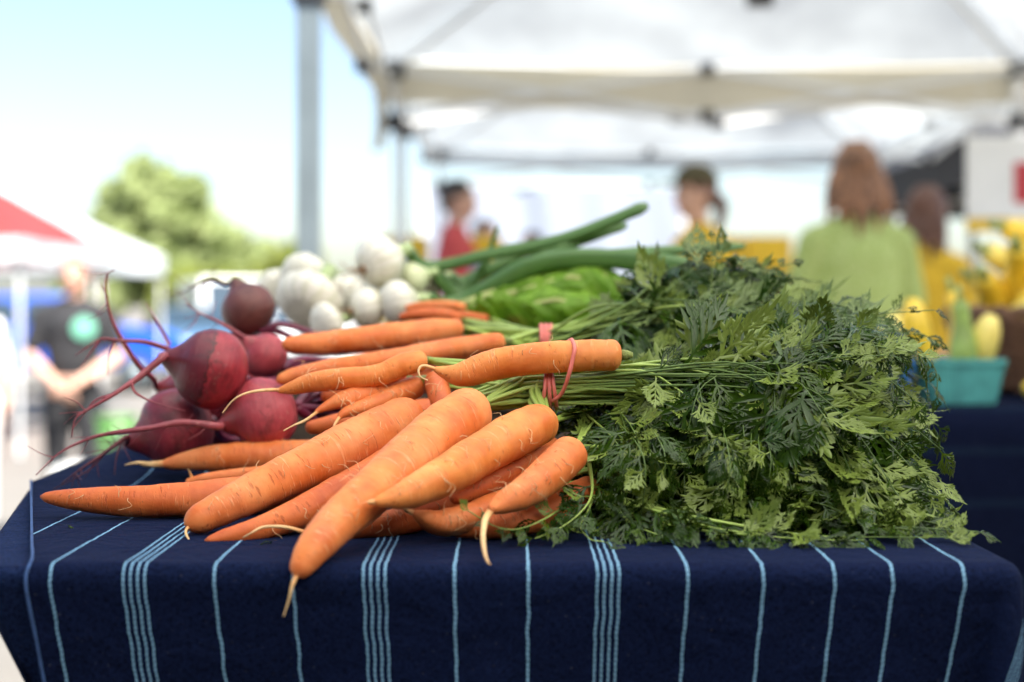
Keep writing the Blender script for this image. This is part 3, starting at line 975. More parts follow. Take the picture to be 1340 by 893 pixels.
def carrot(key, label, spine, mat='carrot', tail=None, knob=0.0, hairs=3, stub=True, seed=0, tail_r=None, group='carrots piled on the striped cloth'):
    """spine from tip to head: (px, py, Y, radius in px)"""
    rng = random.Random(100 + seed)
    pts = []
    for (px, py, Y, r) in spine:
        p = P(px, py, Y)
        pts.append((p.x, p.y, p.z, 0.96 * r / FPX * Y))
    n = 64
    sp = catmull(pts, n)
    cs = [Vector(s[:3]) for s in sp]; rs = [max(s[3], 0.0006) for s in sp]
    arc = [0.0]
    for i in range(1, n): arc.append(arc[-1] + (cs[i] - cs[i - 1]).length)
    Lt = arc[-1]
    rh = rs[-1]; dcap = rh * 0.75; dtip = min(rs[3] * 0.8, 0.006)
    # denser rings at the head so that the shoulder is round
    smp = [Lt * i / 70 for i in range(66)] + [Lt - dcap * (1 - j / 10) for j in range(11)]
    smp = sorted(set(smp))
    def at(s):
        i = 0
        while i < n - 2 and arc[i + 1] < s: i += 1
        f = (s - arc[i]) / max(arc[i + 1] - arc[i], 1e-9)
        f = min(max(f, 0), 1)
        return cs[i].lerp(cs[i + 1], f), rs[i] * (1 - f) + rs[i + 1] * f
    cc, rr = [], []
    for s in smp:
        p, r = at(s)
        e = Lt - s
        if e < dcap: r *= 0.16 + 0.84 * sqrt(max(0, 1 - (1 - e / dcap) ** 2.4))
        if s < dtip: r *= 0.45 + 0.55 * sqrt(max(0, 1 - (1 - s / dtip) ** 2))
        cc.append(p); rr.append(r)
    off = rng.random() * 50
    base = cc[len(cc) // 2].copy(); base.z = min(c.z - r for c, r in zip(cc, rr))
    t = thing('carrot', label, 'carrot', base, group)

    def rf(r, L, an):
        e = noise.noise(Vector((cos(an) * 0.8 + off, sin(an) * 0.8, L * 32))) * 0.075
        e += noise.noise(Vector((off + cos(an) * 0.4, 3.3, L * 190))) * 0.034
        e += noise.noise(Vector((cos(an) * 1.6, sin(an) * 1.6 + off, L * 300))) * 0.014
        e += knob * (noise.noise(Vector((cos(an) + off, sin(an), L * 70))) * 0.5 + 0.5 * noise.noise(Vector((off, 0.5, L * 120))))
        return r * (1 + e)
    mb = MB(); mb.tube(cc, rr, 26, True, rf)
    mb.build('root', M[mat], t)
    # tap root
    tip = cc[0]; d0 = (cc[0] - cc[3]).normalized()
    if tail:
        tp = [tip - d0 * 0.005] + [P(*q) for q in tail]
        k = 26
        tp = [Vector(x) for x in catmull(tp, k)]
        r0 = tail_r or rr[2] * 0.75
        mb = MB(); mb.tube(tp, [max(r0 * (1 - i / k) ** 0.8, 0.00045) * (1 + 0.15 * noise.noise(Vector((i * 0.7, off, 0)))) for i in range(k)], 8)
        mb.build('tap_root', M['carrot_tip'], t)
    # hair roots
    for h in range(hairs * 2 + 1):
        i = rng.randint(6, len(cc) - 22)
        p = cc[i]; r = rr[i]
        tn = (cc[i + 1] - cc[i - 1]).normalized()
        side = Vector((rng.uniform(-1, 1), -0.9, rng.uniform(-0.2, 1.0)))
        side = (side - tn * side.dot(tn)).normalized()
        q0 = p + side * r * 0.96
        L = rng.uniform(0.005, 0.012)
        wrap = tn.cross(side) * rng.choice((-1, 1))
        pp = [q0, q0 + side * 0.0022 + wrap * L * 0.3, q0 + side * 0.0025 + wrap * L * 0.7 + tn * rng.uniform(-1, 1) * 0.004, q0 + side * 0.003 + wrap * L + tn * rng.uniform(-1, 1) * 0.007]
        pp = [Vector(x) for x in catmull(pp, 9)]
        mb = MB(); mb.tube(pp, [0.00030 * (1 - 0.6 * j / 8) for j in range(9)], 5)
        mb.build('root_hair', M['hair'], t)
    hd = (cc[-1] - cc[-8]).normalized()
    if stub:
        mb = MB()
        mb.tube([cc[-1] - hd * 0.002, cc[-1] + hd * 0.004, cc[-1] + hd * 0.008], [rh * 0.42, rh * 0.36, rh * 0.2], 12)
        mb.build('crown', M['crown'], t)
    CARROTS[key] = (t, cc[-1] + hd * 0.003, hd)
    return t


carrot('K', 'slim carrot lying alone along the table rim, tip past the striped hem',
       [(53, 650, 1.05, 4), (72, 652, 1.05, 10), (120, 655, 1.05, 17.5), (200, 656, 1.05, 22), (290, 650, 1.06, 25), (370, 640, 1.09, 26), (440, 628, 1.13, 25)], 'carrot_dark', seed=1)
carrot('J', 'carrot with long pale curved tip lying below the beets',
       [(212, 608, 1.215, 5), (238, 604, 1.215, 12), (280, 600, 1.215, 18), (340, 598, 1.215, 21), (410, 597, 1.215, 22), (480, 594, 1.215, 22)], 'carrot',
       tail=[(195, 608, 1.215), (180, 606, 1.21), (163, 609, 1.21)], seed=2)
carrot('L', 'thin pinkish carrot between the beets and the rim carrot',
       [(243, 631, 1.17, 4), (275, 626, 1.17, 8), (330, 622, 1.17, 11), (400, 618, 1.17, 13)], 'carrot', tail=[(250, 622, 1.17), (246, 614, 1.165)], seed=3, hairs=0)
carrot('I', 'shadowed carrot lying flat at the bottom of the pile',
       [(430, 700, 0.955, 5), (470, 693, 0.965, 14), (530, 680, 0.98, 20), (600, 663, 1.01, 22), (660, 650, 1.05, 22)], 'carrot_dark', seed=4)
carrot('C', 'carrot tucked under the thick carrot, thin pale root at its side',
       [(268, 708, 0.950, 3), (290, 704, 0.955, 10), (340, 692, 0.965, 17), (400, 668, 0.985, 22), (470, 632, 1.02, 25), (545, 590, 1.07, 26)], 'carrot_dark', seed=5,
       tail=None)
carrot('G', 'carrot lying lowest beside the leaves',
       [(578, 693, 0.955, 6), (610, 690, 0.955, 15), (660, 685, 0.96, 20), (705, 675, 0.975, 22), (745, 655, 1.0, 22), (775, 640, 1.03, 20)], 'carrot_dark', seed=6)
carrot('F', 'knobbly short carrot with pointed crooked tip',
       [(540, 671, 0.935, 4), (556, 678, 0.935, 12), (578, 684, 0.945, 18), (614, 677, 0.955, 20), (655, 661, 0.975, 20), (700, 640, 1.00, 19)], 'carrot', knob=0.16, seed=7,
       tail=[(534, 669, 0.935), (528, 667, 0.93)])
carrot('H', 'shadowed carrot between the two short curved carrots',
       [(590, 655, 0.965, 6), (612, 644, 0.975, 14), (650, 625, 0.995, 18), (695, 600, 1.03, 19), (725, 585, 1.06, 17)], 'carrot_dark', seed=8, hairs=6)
carrot('A', 'thick blunt carrot slanting down to the rim, biggest in the pile',
       [(244, 688, 0.970, 8), (262, 679, 0.978, 20), (320, 650, 0.995, 27), (400, 612, 1.025, 31), (470, 579, 1.055, 34), (520, 556, 1.08, 34), (545, 546, 1.095, 32)], 'carrot', seed=9, hairs=5,
       tail=[(243, 696, 0.966), (249, 710, 0.955), (253, 720, 0.945)], tail_r=0.0013)
carrot('B', 'long thick carrot hanging over the table edge',
       [(386, 755, 0.858, 6), (393, 744, 0.862, 16), (415, 712, 0.876, 26), (455, 672, 0.905, 31), (510, 622, 0.945, 33), (565, 575, 0.990, 36), (605, 545, 1.025, 37), (622, 533, 1.042, 34)], 'carrot', seed=10, hairs=6,
       tail=[(383, 765, 0.855), (378, 785, 0.854), (371, 807, 0.853)], tail_r=0.0017)
carrot('D', 'carrot with pale sharp tip crossing the long hanging carrot',
       [(487, 658, 0.895, 3), (502, 655, 0.898, 11), (535, 646, 0.91, 21), (580, 624, 0.935, 27), (640, 588, 0.975, 30), (690, 562, 1.01, 30), (716, 553, 1.03, 27)], 'carrot_gold', seed=11, hairs=8,
       tail=[(480, 658, 0.893)])
carrot('E', 'bent carrot with white curling root tip over the table edge',
       [(641, 668, 0.915, 5), (655, 660, 0.925, 14), (680, 647, 0.938, 21), (712, 626, 0.960, 25.5), (735, 605, 0.978, 26.5), (752, 588, 0.995, 25)], 'carrot', seed=12, hairs=9,
       tail=[(636, 678, 0.912), (632, 700, 0.895), (634, 722, 0.872), (638, 735, 0.862), (642, 739, 0.861)], tail_r=0.0028)
carrot('P', 'slender knobbly carrot beneath the forked root carrot',
       [(443, 549, 1.095, 2), (452, 540, 1.10, 7), (489, 529, 1.115, 13), (525, 514, 1.13, 16), (552, 503, 1.14, 15)], 'carrot', knob=0.08, seed=14, hairs=5,
       tail=[(438, 556, 1.09), (435, 566, 1.087)])
carrot('O', 'small tapering carrot with long pale root pointing at the beets',
       [(412, 540, 1.10, 2.5), (432, 530, 1.105, 8), (455, 522, 1.11, 13), (490, 512, 1.125, 14), (530, 498, 1.145, 14)], 'carrot', seed=15, hairs=2,
       tail=[(400, 550, 1.095), (384, 557, 1.09), (371, 564, 1.085)])
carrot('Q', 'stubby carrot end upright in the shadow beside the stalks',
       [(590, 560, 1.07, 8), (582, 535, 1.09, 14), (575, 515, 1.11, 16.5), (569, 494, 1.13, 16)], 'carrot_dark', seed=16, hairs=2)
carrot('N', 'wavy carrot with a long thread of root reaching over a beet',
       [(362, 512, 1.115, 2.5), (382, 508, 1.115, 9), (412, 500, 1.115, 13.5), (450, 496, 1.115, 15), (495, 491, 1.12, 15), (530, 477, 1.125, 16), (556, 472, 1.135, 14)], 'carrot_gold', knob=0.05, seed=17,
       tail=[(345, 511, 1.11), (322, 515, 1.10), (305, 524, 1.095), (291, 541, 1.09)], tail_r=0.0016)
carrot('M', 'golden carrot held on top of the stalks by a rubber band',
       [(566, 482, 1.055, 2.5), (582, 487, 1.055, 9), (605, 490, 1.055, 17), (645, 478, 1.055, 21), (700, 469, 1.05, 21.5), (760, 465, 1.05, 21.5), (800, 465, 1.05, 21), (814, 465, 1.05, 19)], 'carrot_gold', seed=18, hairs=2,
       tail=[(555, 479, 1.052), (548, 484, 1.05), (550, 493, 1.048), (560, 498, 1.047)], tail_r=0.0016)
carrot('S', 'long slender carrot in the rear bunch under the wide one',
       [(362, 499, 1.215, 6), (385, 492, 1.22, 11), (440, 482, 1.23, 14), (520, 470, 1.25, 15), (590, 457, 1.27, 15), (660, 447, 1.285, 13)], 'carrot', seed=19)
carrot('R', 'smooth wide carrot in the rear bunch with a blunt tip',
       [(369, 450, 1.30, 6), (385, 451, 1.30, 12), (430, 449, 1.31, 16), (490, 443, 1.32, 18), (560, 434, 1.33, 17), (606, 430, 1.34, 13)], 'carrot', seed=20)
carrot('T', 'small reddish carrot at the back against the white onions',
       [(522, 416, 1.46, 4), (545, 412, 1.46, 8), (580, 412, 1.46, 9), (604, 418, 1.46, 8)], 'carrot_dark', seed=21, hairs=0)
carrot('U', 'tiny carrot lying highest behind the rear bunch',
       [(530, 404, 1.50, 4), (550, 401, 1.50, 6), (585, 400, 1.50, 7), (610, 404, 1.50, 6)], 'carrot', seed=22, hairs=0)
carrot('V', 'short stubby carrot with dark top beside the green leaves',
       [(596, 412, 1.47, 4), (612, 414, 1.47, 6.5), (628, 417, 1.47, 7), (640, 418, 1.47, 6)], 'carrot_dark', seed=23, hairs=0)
# the lower layers that carry the pile; they show only between the others
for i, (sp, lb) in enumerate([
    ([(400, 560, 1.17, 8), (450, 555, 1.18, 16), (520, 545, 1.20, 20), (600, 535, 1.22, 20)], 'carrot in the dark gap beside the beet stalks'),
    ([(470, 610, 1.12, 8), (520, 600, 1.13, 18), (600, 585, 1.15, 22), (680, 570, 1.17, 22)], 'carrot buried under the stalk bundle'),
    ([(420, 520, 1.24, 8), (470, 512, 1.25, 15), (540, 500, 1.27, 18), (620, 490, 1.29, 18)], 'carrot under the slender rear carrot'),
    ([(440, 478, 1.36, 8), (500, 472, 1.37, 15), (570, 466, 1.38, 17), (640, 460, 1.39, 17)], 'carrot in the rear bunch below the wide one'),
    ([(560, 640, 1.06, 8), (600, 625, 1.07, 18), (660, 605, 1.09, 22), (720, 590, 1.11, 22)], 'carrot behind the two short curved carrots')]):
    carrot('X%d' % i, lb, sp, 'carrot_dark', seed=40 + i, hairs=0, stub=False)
# a long pale side root lying on the cloth
mb = MB(); mb.tube([Vector(x) for x in catmull([P(400, 697, 0.94), P(372, 690, 0.938), P(345, 690, 0.935), P(330, 697, 0.93), P(318, 704, 0.93)], 24)], [0.0014 * (1 - 0.7 * i / 24) for i in range(24)], 7)
mb.build('side_root', M['carrot_tip'], CARROTS['C'][0])


# ------------------------------------------------------------------ rubber bands
def band(label, loops, w=0.0026):
    allp = [p for l in loops for p in l]
    c = sum((Vector(p) for p in allp), Vector()) / len(allp)
    t = thing('rubber_band', label, 'rubber band', c, 'rubber bands holding the carrot bunches')
    for lp in loops:
        pts = [Vector(x) for x in catmull(lp + [lp[0]], 60)]
        mb = MB(); mb.tube(pts, w / 2, 8, False); mb.build('strand', M['band'], t)
    return t


def ring(c, ry, rz, tilt=0.0, n=14, lean=0.0):
    out = []
    for i in range(n):
        a = 2 * pi * i / n
        dy = ry * cos(a); dz = rz * sin(a)
        out.append(c + Vector((tilt * dz + lean * dy, dy, dz)))
    return out


BC = P(716, 507, 1.075)      # centre of the bound stalks, front bunch
BR = P(714, 445, 1.31)       # rear bunch
band('red rubber band round the front carrot stalks looped over the golden carrot',
     [ring(P(712, 507, 1.072), 0.0215, 0.0165, 0.10), ring(P(718, 508, 1.072), 0.022, 0.0165, -0.05), ring(P(724, 507, 1.072), 0.0215, 0.0160, -0.15),
      [P(748, 444.5, 1.05), P(752, 455, 1.038), P(749, 472, 1.0355), P(744, 492, 1.036), P(735, 515, 1.046), P(722, 525, 1.055), P(712, 522, 1.085), P(720, 500, 1.10), P(735, 470, 1.075), P(742, 450, 1.062)]], 0.0030)
band('pink rubber band round the rear carrot stalks', [ring(BR + Vector((0.003 * i - 0.004, 0, 0)), 0.016, 0.0135, 0.1 * i) for i in range(3)], 0.0042)


# ------------------------------------------------------------------ carrot leaves
def lobe(V, Fc, base, ang, L, W, rng, depth=0):
    """pointed lobe: base, two shoulders, middle vein, tip"""
    ca, sa = cos(ang), sin(ang)
    def pt(x, y): return (base[0] + x * ca - y * sa, base[1] + x * sa + y * ca)
    i = len(V)
    j = rng.uniform(0.9, 1.1)
    b1 = pt(0, W * 0.22); b2 = pt(0, -W * 0.22)
    s1 = pt(L * 0.42 * j, W * 0.5); s2 = pt(L * 0.42 * j, -W * 0.5)
    m1 = pt(L * 0.45, 0); u1 = pt(L * 0.76, W * 0.33); u2 = pt(L * 0.76, -W * 0.33); tp = pt(L, 0)
    dz = W * 0.34
    V += [(b1[0], b1[1], 0), (b2[0], b2[1], 0), (s1[0], s1[1], dz), (s2[0], s2[1], dz), (m1[0], m1[1], 0), (u1[0], u1[1], dz * 0.7), (u2[0], u2[1], dz * 0.7), (tp[0], tp[1], 0)]
    Fc += [(i, i + 1, i + 4), (i, i + 4, i + 2), (i + 1, i + 3, i + 4), (i + 4, i + 7, i + 5), (i + 4, i + 5, i + 2), (i + 4, i + 6, i + 7), (i + 3, i + 6, i + 4)]


def leaflet_mesh(idx, mat):
    rng = random.Random(500 + idx)
    V, Fc = [], []
    n = rng.choice((3, 4, 4))
    fine = idx % 3 == 2
    wf = 0.72 if fine else 1.0
    # midrib ribbon
    m = 8
    for i in range(m + 1):
        x = i / m * 0.93; w = 0.021 * (1 - 0.65 * i / m)
        V += [(x, w, 0.002), (x, -w, 0.002)]
    for i in range(m): Fc.append((2 * i, 2 * i + 1, 2 * i + 3, 2 * i + 2))
    for k in range(n):
        t = (k + 0.35) / n
        x = 0.14 + 0.70 * t
        L = (0.56 * (1 - 0.66 * t)) * rng.uniform(0.88, 1.12)
        for sgn in (1, -1):
            xx = x + rng.uniform(-0.03, 0.03)
            an = sgn * radians(rng.uniform(34, 46) - 12 * t)
            lobe(V, Fc, (xx, 0), an, L, L * 0.12 * wf + 0.026, rng)
            ca, sa = cos(an), sin(an)
            for q, (f, s2, ln) in enumerate(((0.36, sgn, 0.50), (0.46, -sgn, 0.50), (0.66, sgn, 0.34), (0.70, -sgn, 0.34))):
                if L < 0.26 and q > 1: continue
                b = (xx + ca * L * f, sa * L * f)
                lobe(V, Fc, b, an + s2 * radians(rng.uniform(24, 36)), L * ln * rng.uniform(0.85, 1.15), L * 0.085 * wf + 0.022, rng)
    lobe(V, Fc, (0.82, 0), 0, 0.28, 0.075 * wf, rng)
    for s in (1, -1): lobe(V, Fc, (0.84, 0), s * 0.6, 0.16, 0.055 * wf, rng)
    bend = rng.uniform(0.10, 0.62); cup = rng.uniform(-0.7, 1.3); tw = rng.uniform(-0.7, 0.7)
    sw = rng.uniform(-0.14, 0.14)
    out = []
    for (x, y, z) in V:
        z2 = z - bend * x * x - cup * y * y + tw * x * y + 0.06 * noise.noise(Vector((x * 5 + idx * 9, y * 6, 0)))
        out.append((x, y + sw * x * x, z2))
    me = bpy.data.meshes.new('leaflet')
    me.from_pydata(out, [], Fc)
    me.polygons.foreach_set('use_smooth', [True] * len(me.polygons))
    me.materials.append(mat)
    me.update()
    return me


LEAFLETS = {'leaf': [leaflet_mesh(i, M['leaf']) for i in range(14)], 'leaf_rear': [leaflet_mesh(i + 20, M['leaf_rear']) for i in range(12)]}


def frond(key, ctrl, normal, blade=0.13, size=0.042, pairs=6, lm='leaf', rng=random, r0=0.0017, droop=0.55, bare=None):
    """ctrl: points from crown to tip; the last part carries leaflets"""
    t = CARROTS[key][0]
    pts = [Vector(x) for x in catmull(ctrl, 30)]
    for p in pts:
        p.z = max(p.z, TZ + 0.004)
    n = len(pts)
    arc = [0.0]
    for i in range(1, n): arc.append(arc[-1] + (pts[i] - pts[i - 1]).length)
    L = arc[-1]
    rad = [max(r0 * (1.20 - 1.05 * min(1, a / L * 1.25)), 0.00040) for a in arc]
    mb = MB(); mb.tube(pts, rad, 7)
    st = mb.build('leaf_stalk', M['petiole'], t)
    org = t.location
    blade = min(blade, L * 0.75)
    b0 = L - blade
    N = Vector(normal).normalized()

    def at(s):
        i = 0
        while i < n - 2 and arc[i + 1] < s: i += 1
        f = (s - arc[i]) / max(arc[i + 1] - arc[i], 1e-9)
        return pts[i].lerp(pts[i + 1], min(max(f, 0), 1)), (pts[min(i + 2, n - 1)] - pts[max(i - 1, 0)]).normalized()
    items = []
    for k in range(pairs):
        f = (k / pairs) ** 0.85
        s = b0 + blade * 0.95 * f
        sz = size * (1 - 0.68 * f) * rng.uniform(0.85, 1.15)
        for sg in (1, -1):
            items.append((s + rng.uniform(-0.003, 0.003), sz, sg, radians(62 - 18 * f + rng.uniform(-10, 10))))
    items.append((L - 0.002, size * 0.50, 0, 0))
    for s, sz, sg, an in items:
        p, tg = at(s)
        nn = (N - tg * N.dot(tg))
        if nn.length < 0.05: nn = tg.orthogonal()
        nn.normalize()
        nn = (nn + Vector((rng.uniform(-.5, .5), rng.uniform(-.5, .5), rng.uniform(-.4, .4)))).normalized()
        side = nn.cross(tg).normalized()
        d = tg * cos(an) + side * sin(an) * sg + Vector((0, 0, -droop * rng.uniform(0.3, 1.2)))
        if p.z < TZ + 0.02: d.z = max(d.z, -0.05)
        d.normalize()
        nz = (nn - d * nn.dot(d)).normalized()
        if rng.random() < 0.22: nz = -nz
        yv = nz.cross(d)
        mt = Matrix(((d.x, yv.x, nz.x, 0), (d.y, yv.y, nz.y, 0), (d.z, yv.z, nz.z, 0), (0, 0, 0, 1)))
        low = p.z + d.z * sz
        if low < TZ + 0.002: p = p + Vector((0, 0, TZ + 0.002 - low))
        o = bpy.data.objects.new('leaflet', rng.choice(LEAFLETS[lm]))
        COL.objects.link(o)
        o.parent = st
        sy = rng.uniform(0.8, 1.15)
        o.matrix_local = Matrix.Translation(p - org) @ mt @ Matrix.Diagonal((sz, sz * sy, sz, 1))
    return st


RG = random.Random(21)


def surfY(px, py):
    """distance of the front face of the leaf heap at a pixel"""
    f = min(max((py - 480) / 225, 0), 1)
    return 1.13 - 0.18 * f ** 0.8 + 0.02 * noise.noise(Vector((px * 0.012, py * 0.016, 0)))


def normal_at(py):
    f = min(max((py - 450) / 250, 0), 1)
    return Vector((RG.uniform(-0.4, 0.5), -0.75 + RG.uniform(-0.3, 0.3), 0.75 - 0.25 * f + RG.uniform(-0.35, 0.35)))


bound = ['A', 'B', 'D', 'N', 'P', 'Q', 'O', 'X1']
low = ['E', 'G', 'H', 'F', 'I', 'C', 'X4']


def heads(key, via, j):
    t, h, d = CARROTS[key]
    pts = [h + Vector((RG.uniform(-1, 1), RG.uniform(-1, 1), RG.uniform(-1, 1))) * 0.003]
    return pts


def bundle_point(j):
    a = RG.uniform(0, 2 * pi); r = sqrt(RG.random())
    return BC + Vector((RG.uniform(-0.004, 0.004), 0.018 * r * cos(a), 0.0135 * r * sin(a)))


# front bunch: stalks through the band, blades spread over the front of the heap
for i in range(72):
    key = bound[i % len(bound)]
    ty = RG.uniform(0, 1)
    px = RG.uniform(860, 1240); py = 500 + 205 * ty ** 0.8
    if i % 9 == 0: px = RG.uniform(800, 900)
    lim = 1232 + 50 * ss(600, 700, py)
    px = min(px, lim)
    Y = surfY(px, py) + abs(RG.gauss(0, 0.035)) - 0.004
    tgt = P(px, py, Y)
    b = bundle_point(i)
    h = CARROTS[key][1]
    ex = P(RG.uniform(880, 960), RG.uniform(478, 530), 1.060 + RG.uniform(-0.015, 0.03))
    if i % 2 == 0:
        px = RG.uniform(1030, 1236); Y = surfY(px, py) + abs(RG.gauss(0, 0.03)); tgt = P(px, py, Y)
        ex = P(RG.uniform(950, 1010), RG.uniform(474, 532), RG.uniform(1.030, 1.052))
    ctrl = [h]
    if (b.x - h.x) > 0.015: ctrl.append(h.lerp(b, 0.55) + Vector((0, 0, 0.003)))
    ctrl += [b, ex]
    mid = ex.lerp(tgt, 0.55); mid.z += 0.018 + 0.012 * RG.random(); mid.y += RG.uniform(-0.01, 0.02)
    ctrl += [mid, tgt]
    # the tip hangs
    frond(key, ctrl, normal_at(py), blade=RG.uniform(0.075, 0.120), size=RG.uniform(0.042, 0.062), pairs=RG.choice((5, 5, 6)), rng=RG, r0=RG.uniform(0.0013, 0.0021))

for i in range(30):
    key = bound[i % len(bound)]
    px = RG.uniform(1120, 1236); py = RG.uniform(455, 660)
    Y = RG.uniform(1.02, 1.13) if py < 560 else surfY(px, py) + RG.uniform(0, 0.06)
    tgt = P(px, py, Y)
    b = bundle_point(i); h = CARROTS[key][1]
    ex = P(RG.uniform(900, 980), RG.uniform(475, 520), 1.07 + RG.uniform(-0.02, 0.03))
    mid = ex.lerp(tgt, 0.6); mid.z += RG.uniform(0.012, 0.03)
    frond(key, [h, b, ex, mid, tgt], normal_at(py) + Vector((0.3, 0, 0)), blade=RG.uniform(0.08, 0.12), size=RG.uniform(0.036, 0.054), pairs=6, rng=RG, r0=RG.uniform(0.0013, 0.0019))

# leaves hanging straight down below the stalks, and short bare stalks in the bundle
for i in range(30):
    key = bound[i % len(bound)]
    px = RG.uniform(800, 1010); py = RG.uniform(575, 690)
    Y = surfY(px, py) + RG.uniform(0.0, 0.05)
    tgt = P(px, py, Y)
    b = bundle_point(i); h = CARROTS[key][1]
    ex = P(px - RG.uniform(10, 60), RG.uniform(500, 535), 1.085 + RG.uniform(-0.012, 0.02))
    knee = P(px + RG.uniform(0, 20), 0.5 * (py + 505), Y - 0.004)
    frond(key, [h, b, ex, knee, tgt], normal_at(py) + Vector((0, -0.5, 0)), blade=RG.uniform(0.07, 0.10), size=RG.uniform(0.026, 0.040), pairs=5, rng=RG, r0=RG.uniform(0.0012, 0.0017))

for i in range(12):
    key = ('E', 'H', 'D', 'G')[i % 4]
    px = RG.uniform(745, 830); py = RG.uniform(560, 650); Y = RG.uniform(1.05, 1.10)
    tgt = P(px, py, Y); h = CARROTS[key][1]
    k1 = P(RG.uniform(770, 810), RG.uniform(525, 545), 1.09)
    frond(key, [h, h.lerp(k1, 0.5) + Vector((0, 0.02, 0.0)), k1, k1.lerp(tgt, 0.5) + Vector((0.01, -0.005, 0)), tgt], normal_at(py), blade=0.085, size=RG.uniform(0.032, 0.044), pairs=5, rng=RG, r0=0.0015)

# low carrots: their leaves lie on the cloth
for i in range(38):
    key = low[i % len(low)]
    t_, h, d = CARROTS[key]
    px = RG.uniform(800, 1250); py = RG.uniform(640, 708)
    Y = min(297.8 / (py - 395) + 0.01, surfY(px, py) + 0.02) if i % 2 else surfY(px, py) + RG.uniform(0, 0.07)
    tgt = P(px, py, Y)
    k1 = P(RG.uniform(790, 830), RG.uniform(600, 650), RG.uniform(1.02, 1.07))
    mid = k1.lerp(tgt, 0.6); mid.z += RG.uniform(0.0, 0.02)
    nrm = Vector((RG.uniform(-.3, .3), -0.5 + RG.uniform(-.3, .3), 1.0))
    frond(key, [h, h.lerp(k1, 0.5) + Vector((0, 0.01, 0.004)), k1, mid, tgt], nrm, blade=RG.uniform(0.09, 0.14), size=RG.uniform(0.034, 0.050), pairs=RG.choice((5, 6)), rng=RG, r0=0.0016, droop=0.12)
# particular sprays seen at the lower edge
def spray(key, pix, nrm, blade, size, pairs=6, lm='leaf', droop=0.1, r0=0.0016):
    frond(key, [P(*q) for q in pix], nrm, blade, size, pairs, lm, RG, r0, droop)


spray('G', [(770, 640, 1.04), (750, 655, 0.99), (715, 678, 0.95), (680, 692, 0.935), (650, 690, 0.93), (612, 668, 0.93)], (0, -0.5, 1), 0.075, 0.020, 5)
spray('G', [(780, 640, 1.03), (770, 668, 0.97), (760, 690, 0.945), (775, 708, 0.93), (790, 716, 0.925)], (0.1, -0.6, 1), 0.08, 0.034, 4)
spray('E', [(770, 600, 1.03), (775, 640, 0.985), (765, 665, 0.955), (735, 690, 0.94), (700, 705, 0.935)], (0, -0.6, 1), 0.085, 0.032, 5)
spray('H', [(790, 640, 1.04), (820, 680, 0.97), (850, 696, 0.945), (890, 708, 0.935)], (0, -0.5, 1), 0.10, 0.038, 6)
spray('E', [(800, 650, 1.0), (900, 670, 0.99), (1080, 682, 0.97), (1190, 690, 0.95), (1280, 696, 0.945)], (0, -0.5, 1), 0.13, 0.036, 9)
spray('E', [(800, 650, 1.0), (900, 675, 0.96), (1050, 700, 0.94), (1150, 703, 0.935), (1240, 703, 0.935)], (0, -0.5, 1), 0.13, 0.036, 7)
spray('H', [(800, 650, 1.0), (900, 690, 0.96), (980, 700, 0.94), (1060, 706, 0.932), (1130, 708, 0.93)], (0, -0.5, 1), 0.12, 0.038, 7)
spray('G', [(800, 655, 1.0), (870, 672, 0.955), (930, 690, 0.94), (1000, 700, 0.935)], (0, -0.6, 1), 0.12, 0.040, 7)
spray('B', [(716, 500, 1.07), (830, 478, 1.055), (930, 490, 1.045), (1010, 520, 1.03), (1045, 600, 1.005)], (0.1, -1, 0.5), 0.09, 0.044, 5)
spray('A', [(716, 500, 1.07), (830, 485, 1.05), (880, 505, 1.04), (925, 545, 1.03), (955, 595, 1.02)], (0.3, -1, 0.6), 0.08, 0.034, 5)
spray('N', [(716, 497, 1.08), (900, 470, 1.06), (1000, 490, 1.04), (1080, 470, 1.03), (1160, 465, 1.03)], (0, -0.6, 1), 0.11, 0.036, 6)
spray('D', [(716, 505, 1.07), (900, 500, 1.05), (1010, 570, 1.01), (1030, 640, 0.985), (1090, 665, 0.965), (1140, 690, 0.955)], (0, -0.7, 1), 0.11, 0.038, 6)

# rear bunch
rear = ['R', 'S', 'T', 'V', 'X2', 'X3']
for i in range(74):
    key = rear[i % len(rear)]
    a = RG.uniform(0, 2 * pi); r = sqrt(RG.random())
    b = BR + Vector((RG.uniform(-0.005, 0.005), 0.013 * r * cos(a), 0.011 * r * sin(a)))
    h = CARROTS[key][1]
    if i % 3 == 2:
        px = RG.uniform(1040, 1215); py = RG.uniform(405 + 8, 560); Y = RG.uniform(1.10, 1.22)
    else:
        px = RG.uniform(840, 1075)
        top = 338 + 26 * abs((px - 960) / 100) ** 1.5
        py = top + (480 - top) * RG.random() ** 1.3; Y = 1.30 - 0.12 * (py - 340) / 140 + RG.uniform(-0.02, 0.06)
    tgt = P(px, py, Y)
    ex = P(RG.uniform(800, 870), RG.uniform(395, 440), 1.27 + RG.uniform(-0.03, 0.03))
    mid = ex.lerp(tgt, 0.55); mid.z += RG.uniform(0.005, 0.03)
    ctrl = [h, b, ex, mid, tgt]
    frond(key, ctrl, Vector((RG.uniform(-.4, .4), -0.6 + RG.uniform(-.3, .3), 0.9)), blade=RG.uniform(0.09, 0.14), size=RG.uniform(0.040, 0.060), pairs=RG.choice((5, 6)), lm='leaf_rear' if i % 4 else 'leaf', rng=RG, r0=RG.uniform(0.0015, 0.0024))
spray('R', [(720, 440, 1.30), (900, 395, 1.25), (1060, 420, 1.17), (1140, 412, 1.15), (1222, 406, 1.15)], (0, -0.5, 1), 0.11, 0.034, 6, 'leaf_rear')
spray('S', [(720, 440, 1.30), (900, 400, 1.22), (1080, 445, 1.13), (1180, 450, 1.11), (1222, 480, 1.10), (1226, 520, 1.095)], (0.2, -0.8, 0.7), 0.10, 0.028, 6)
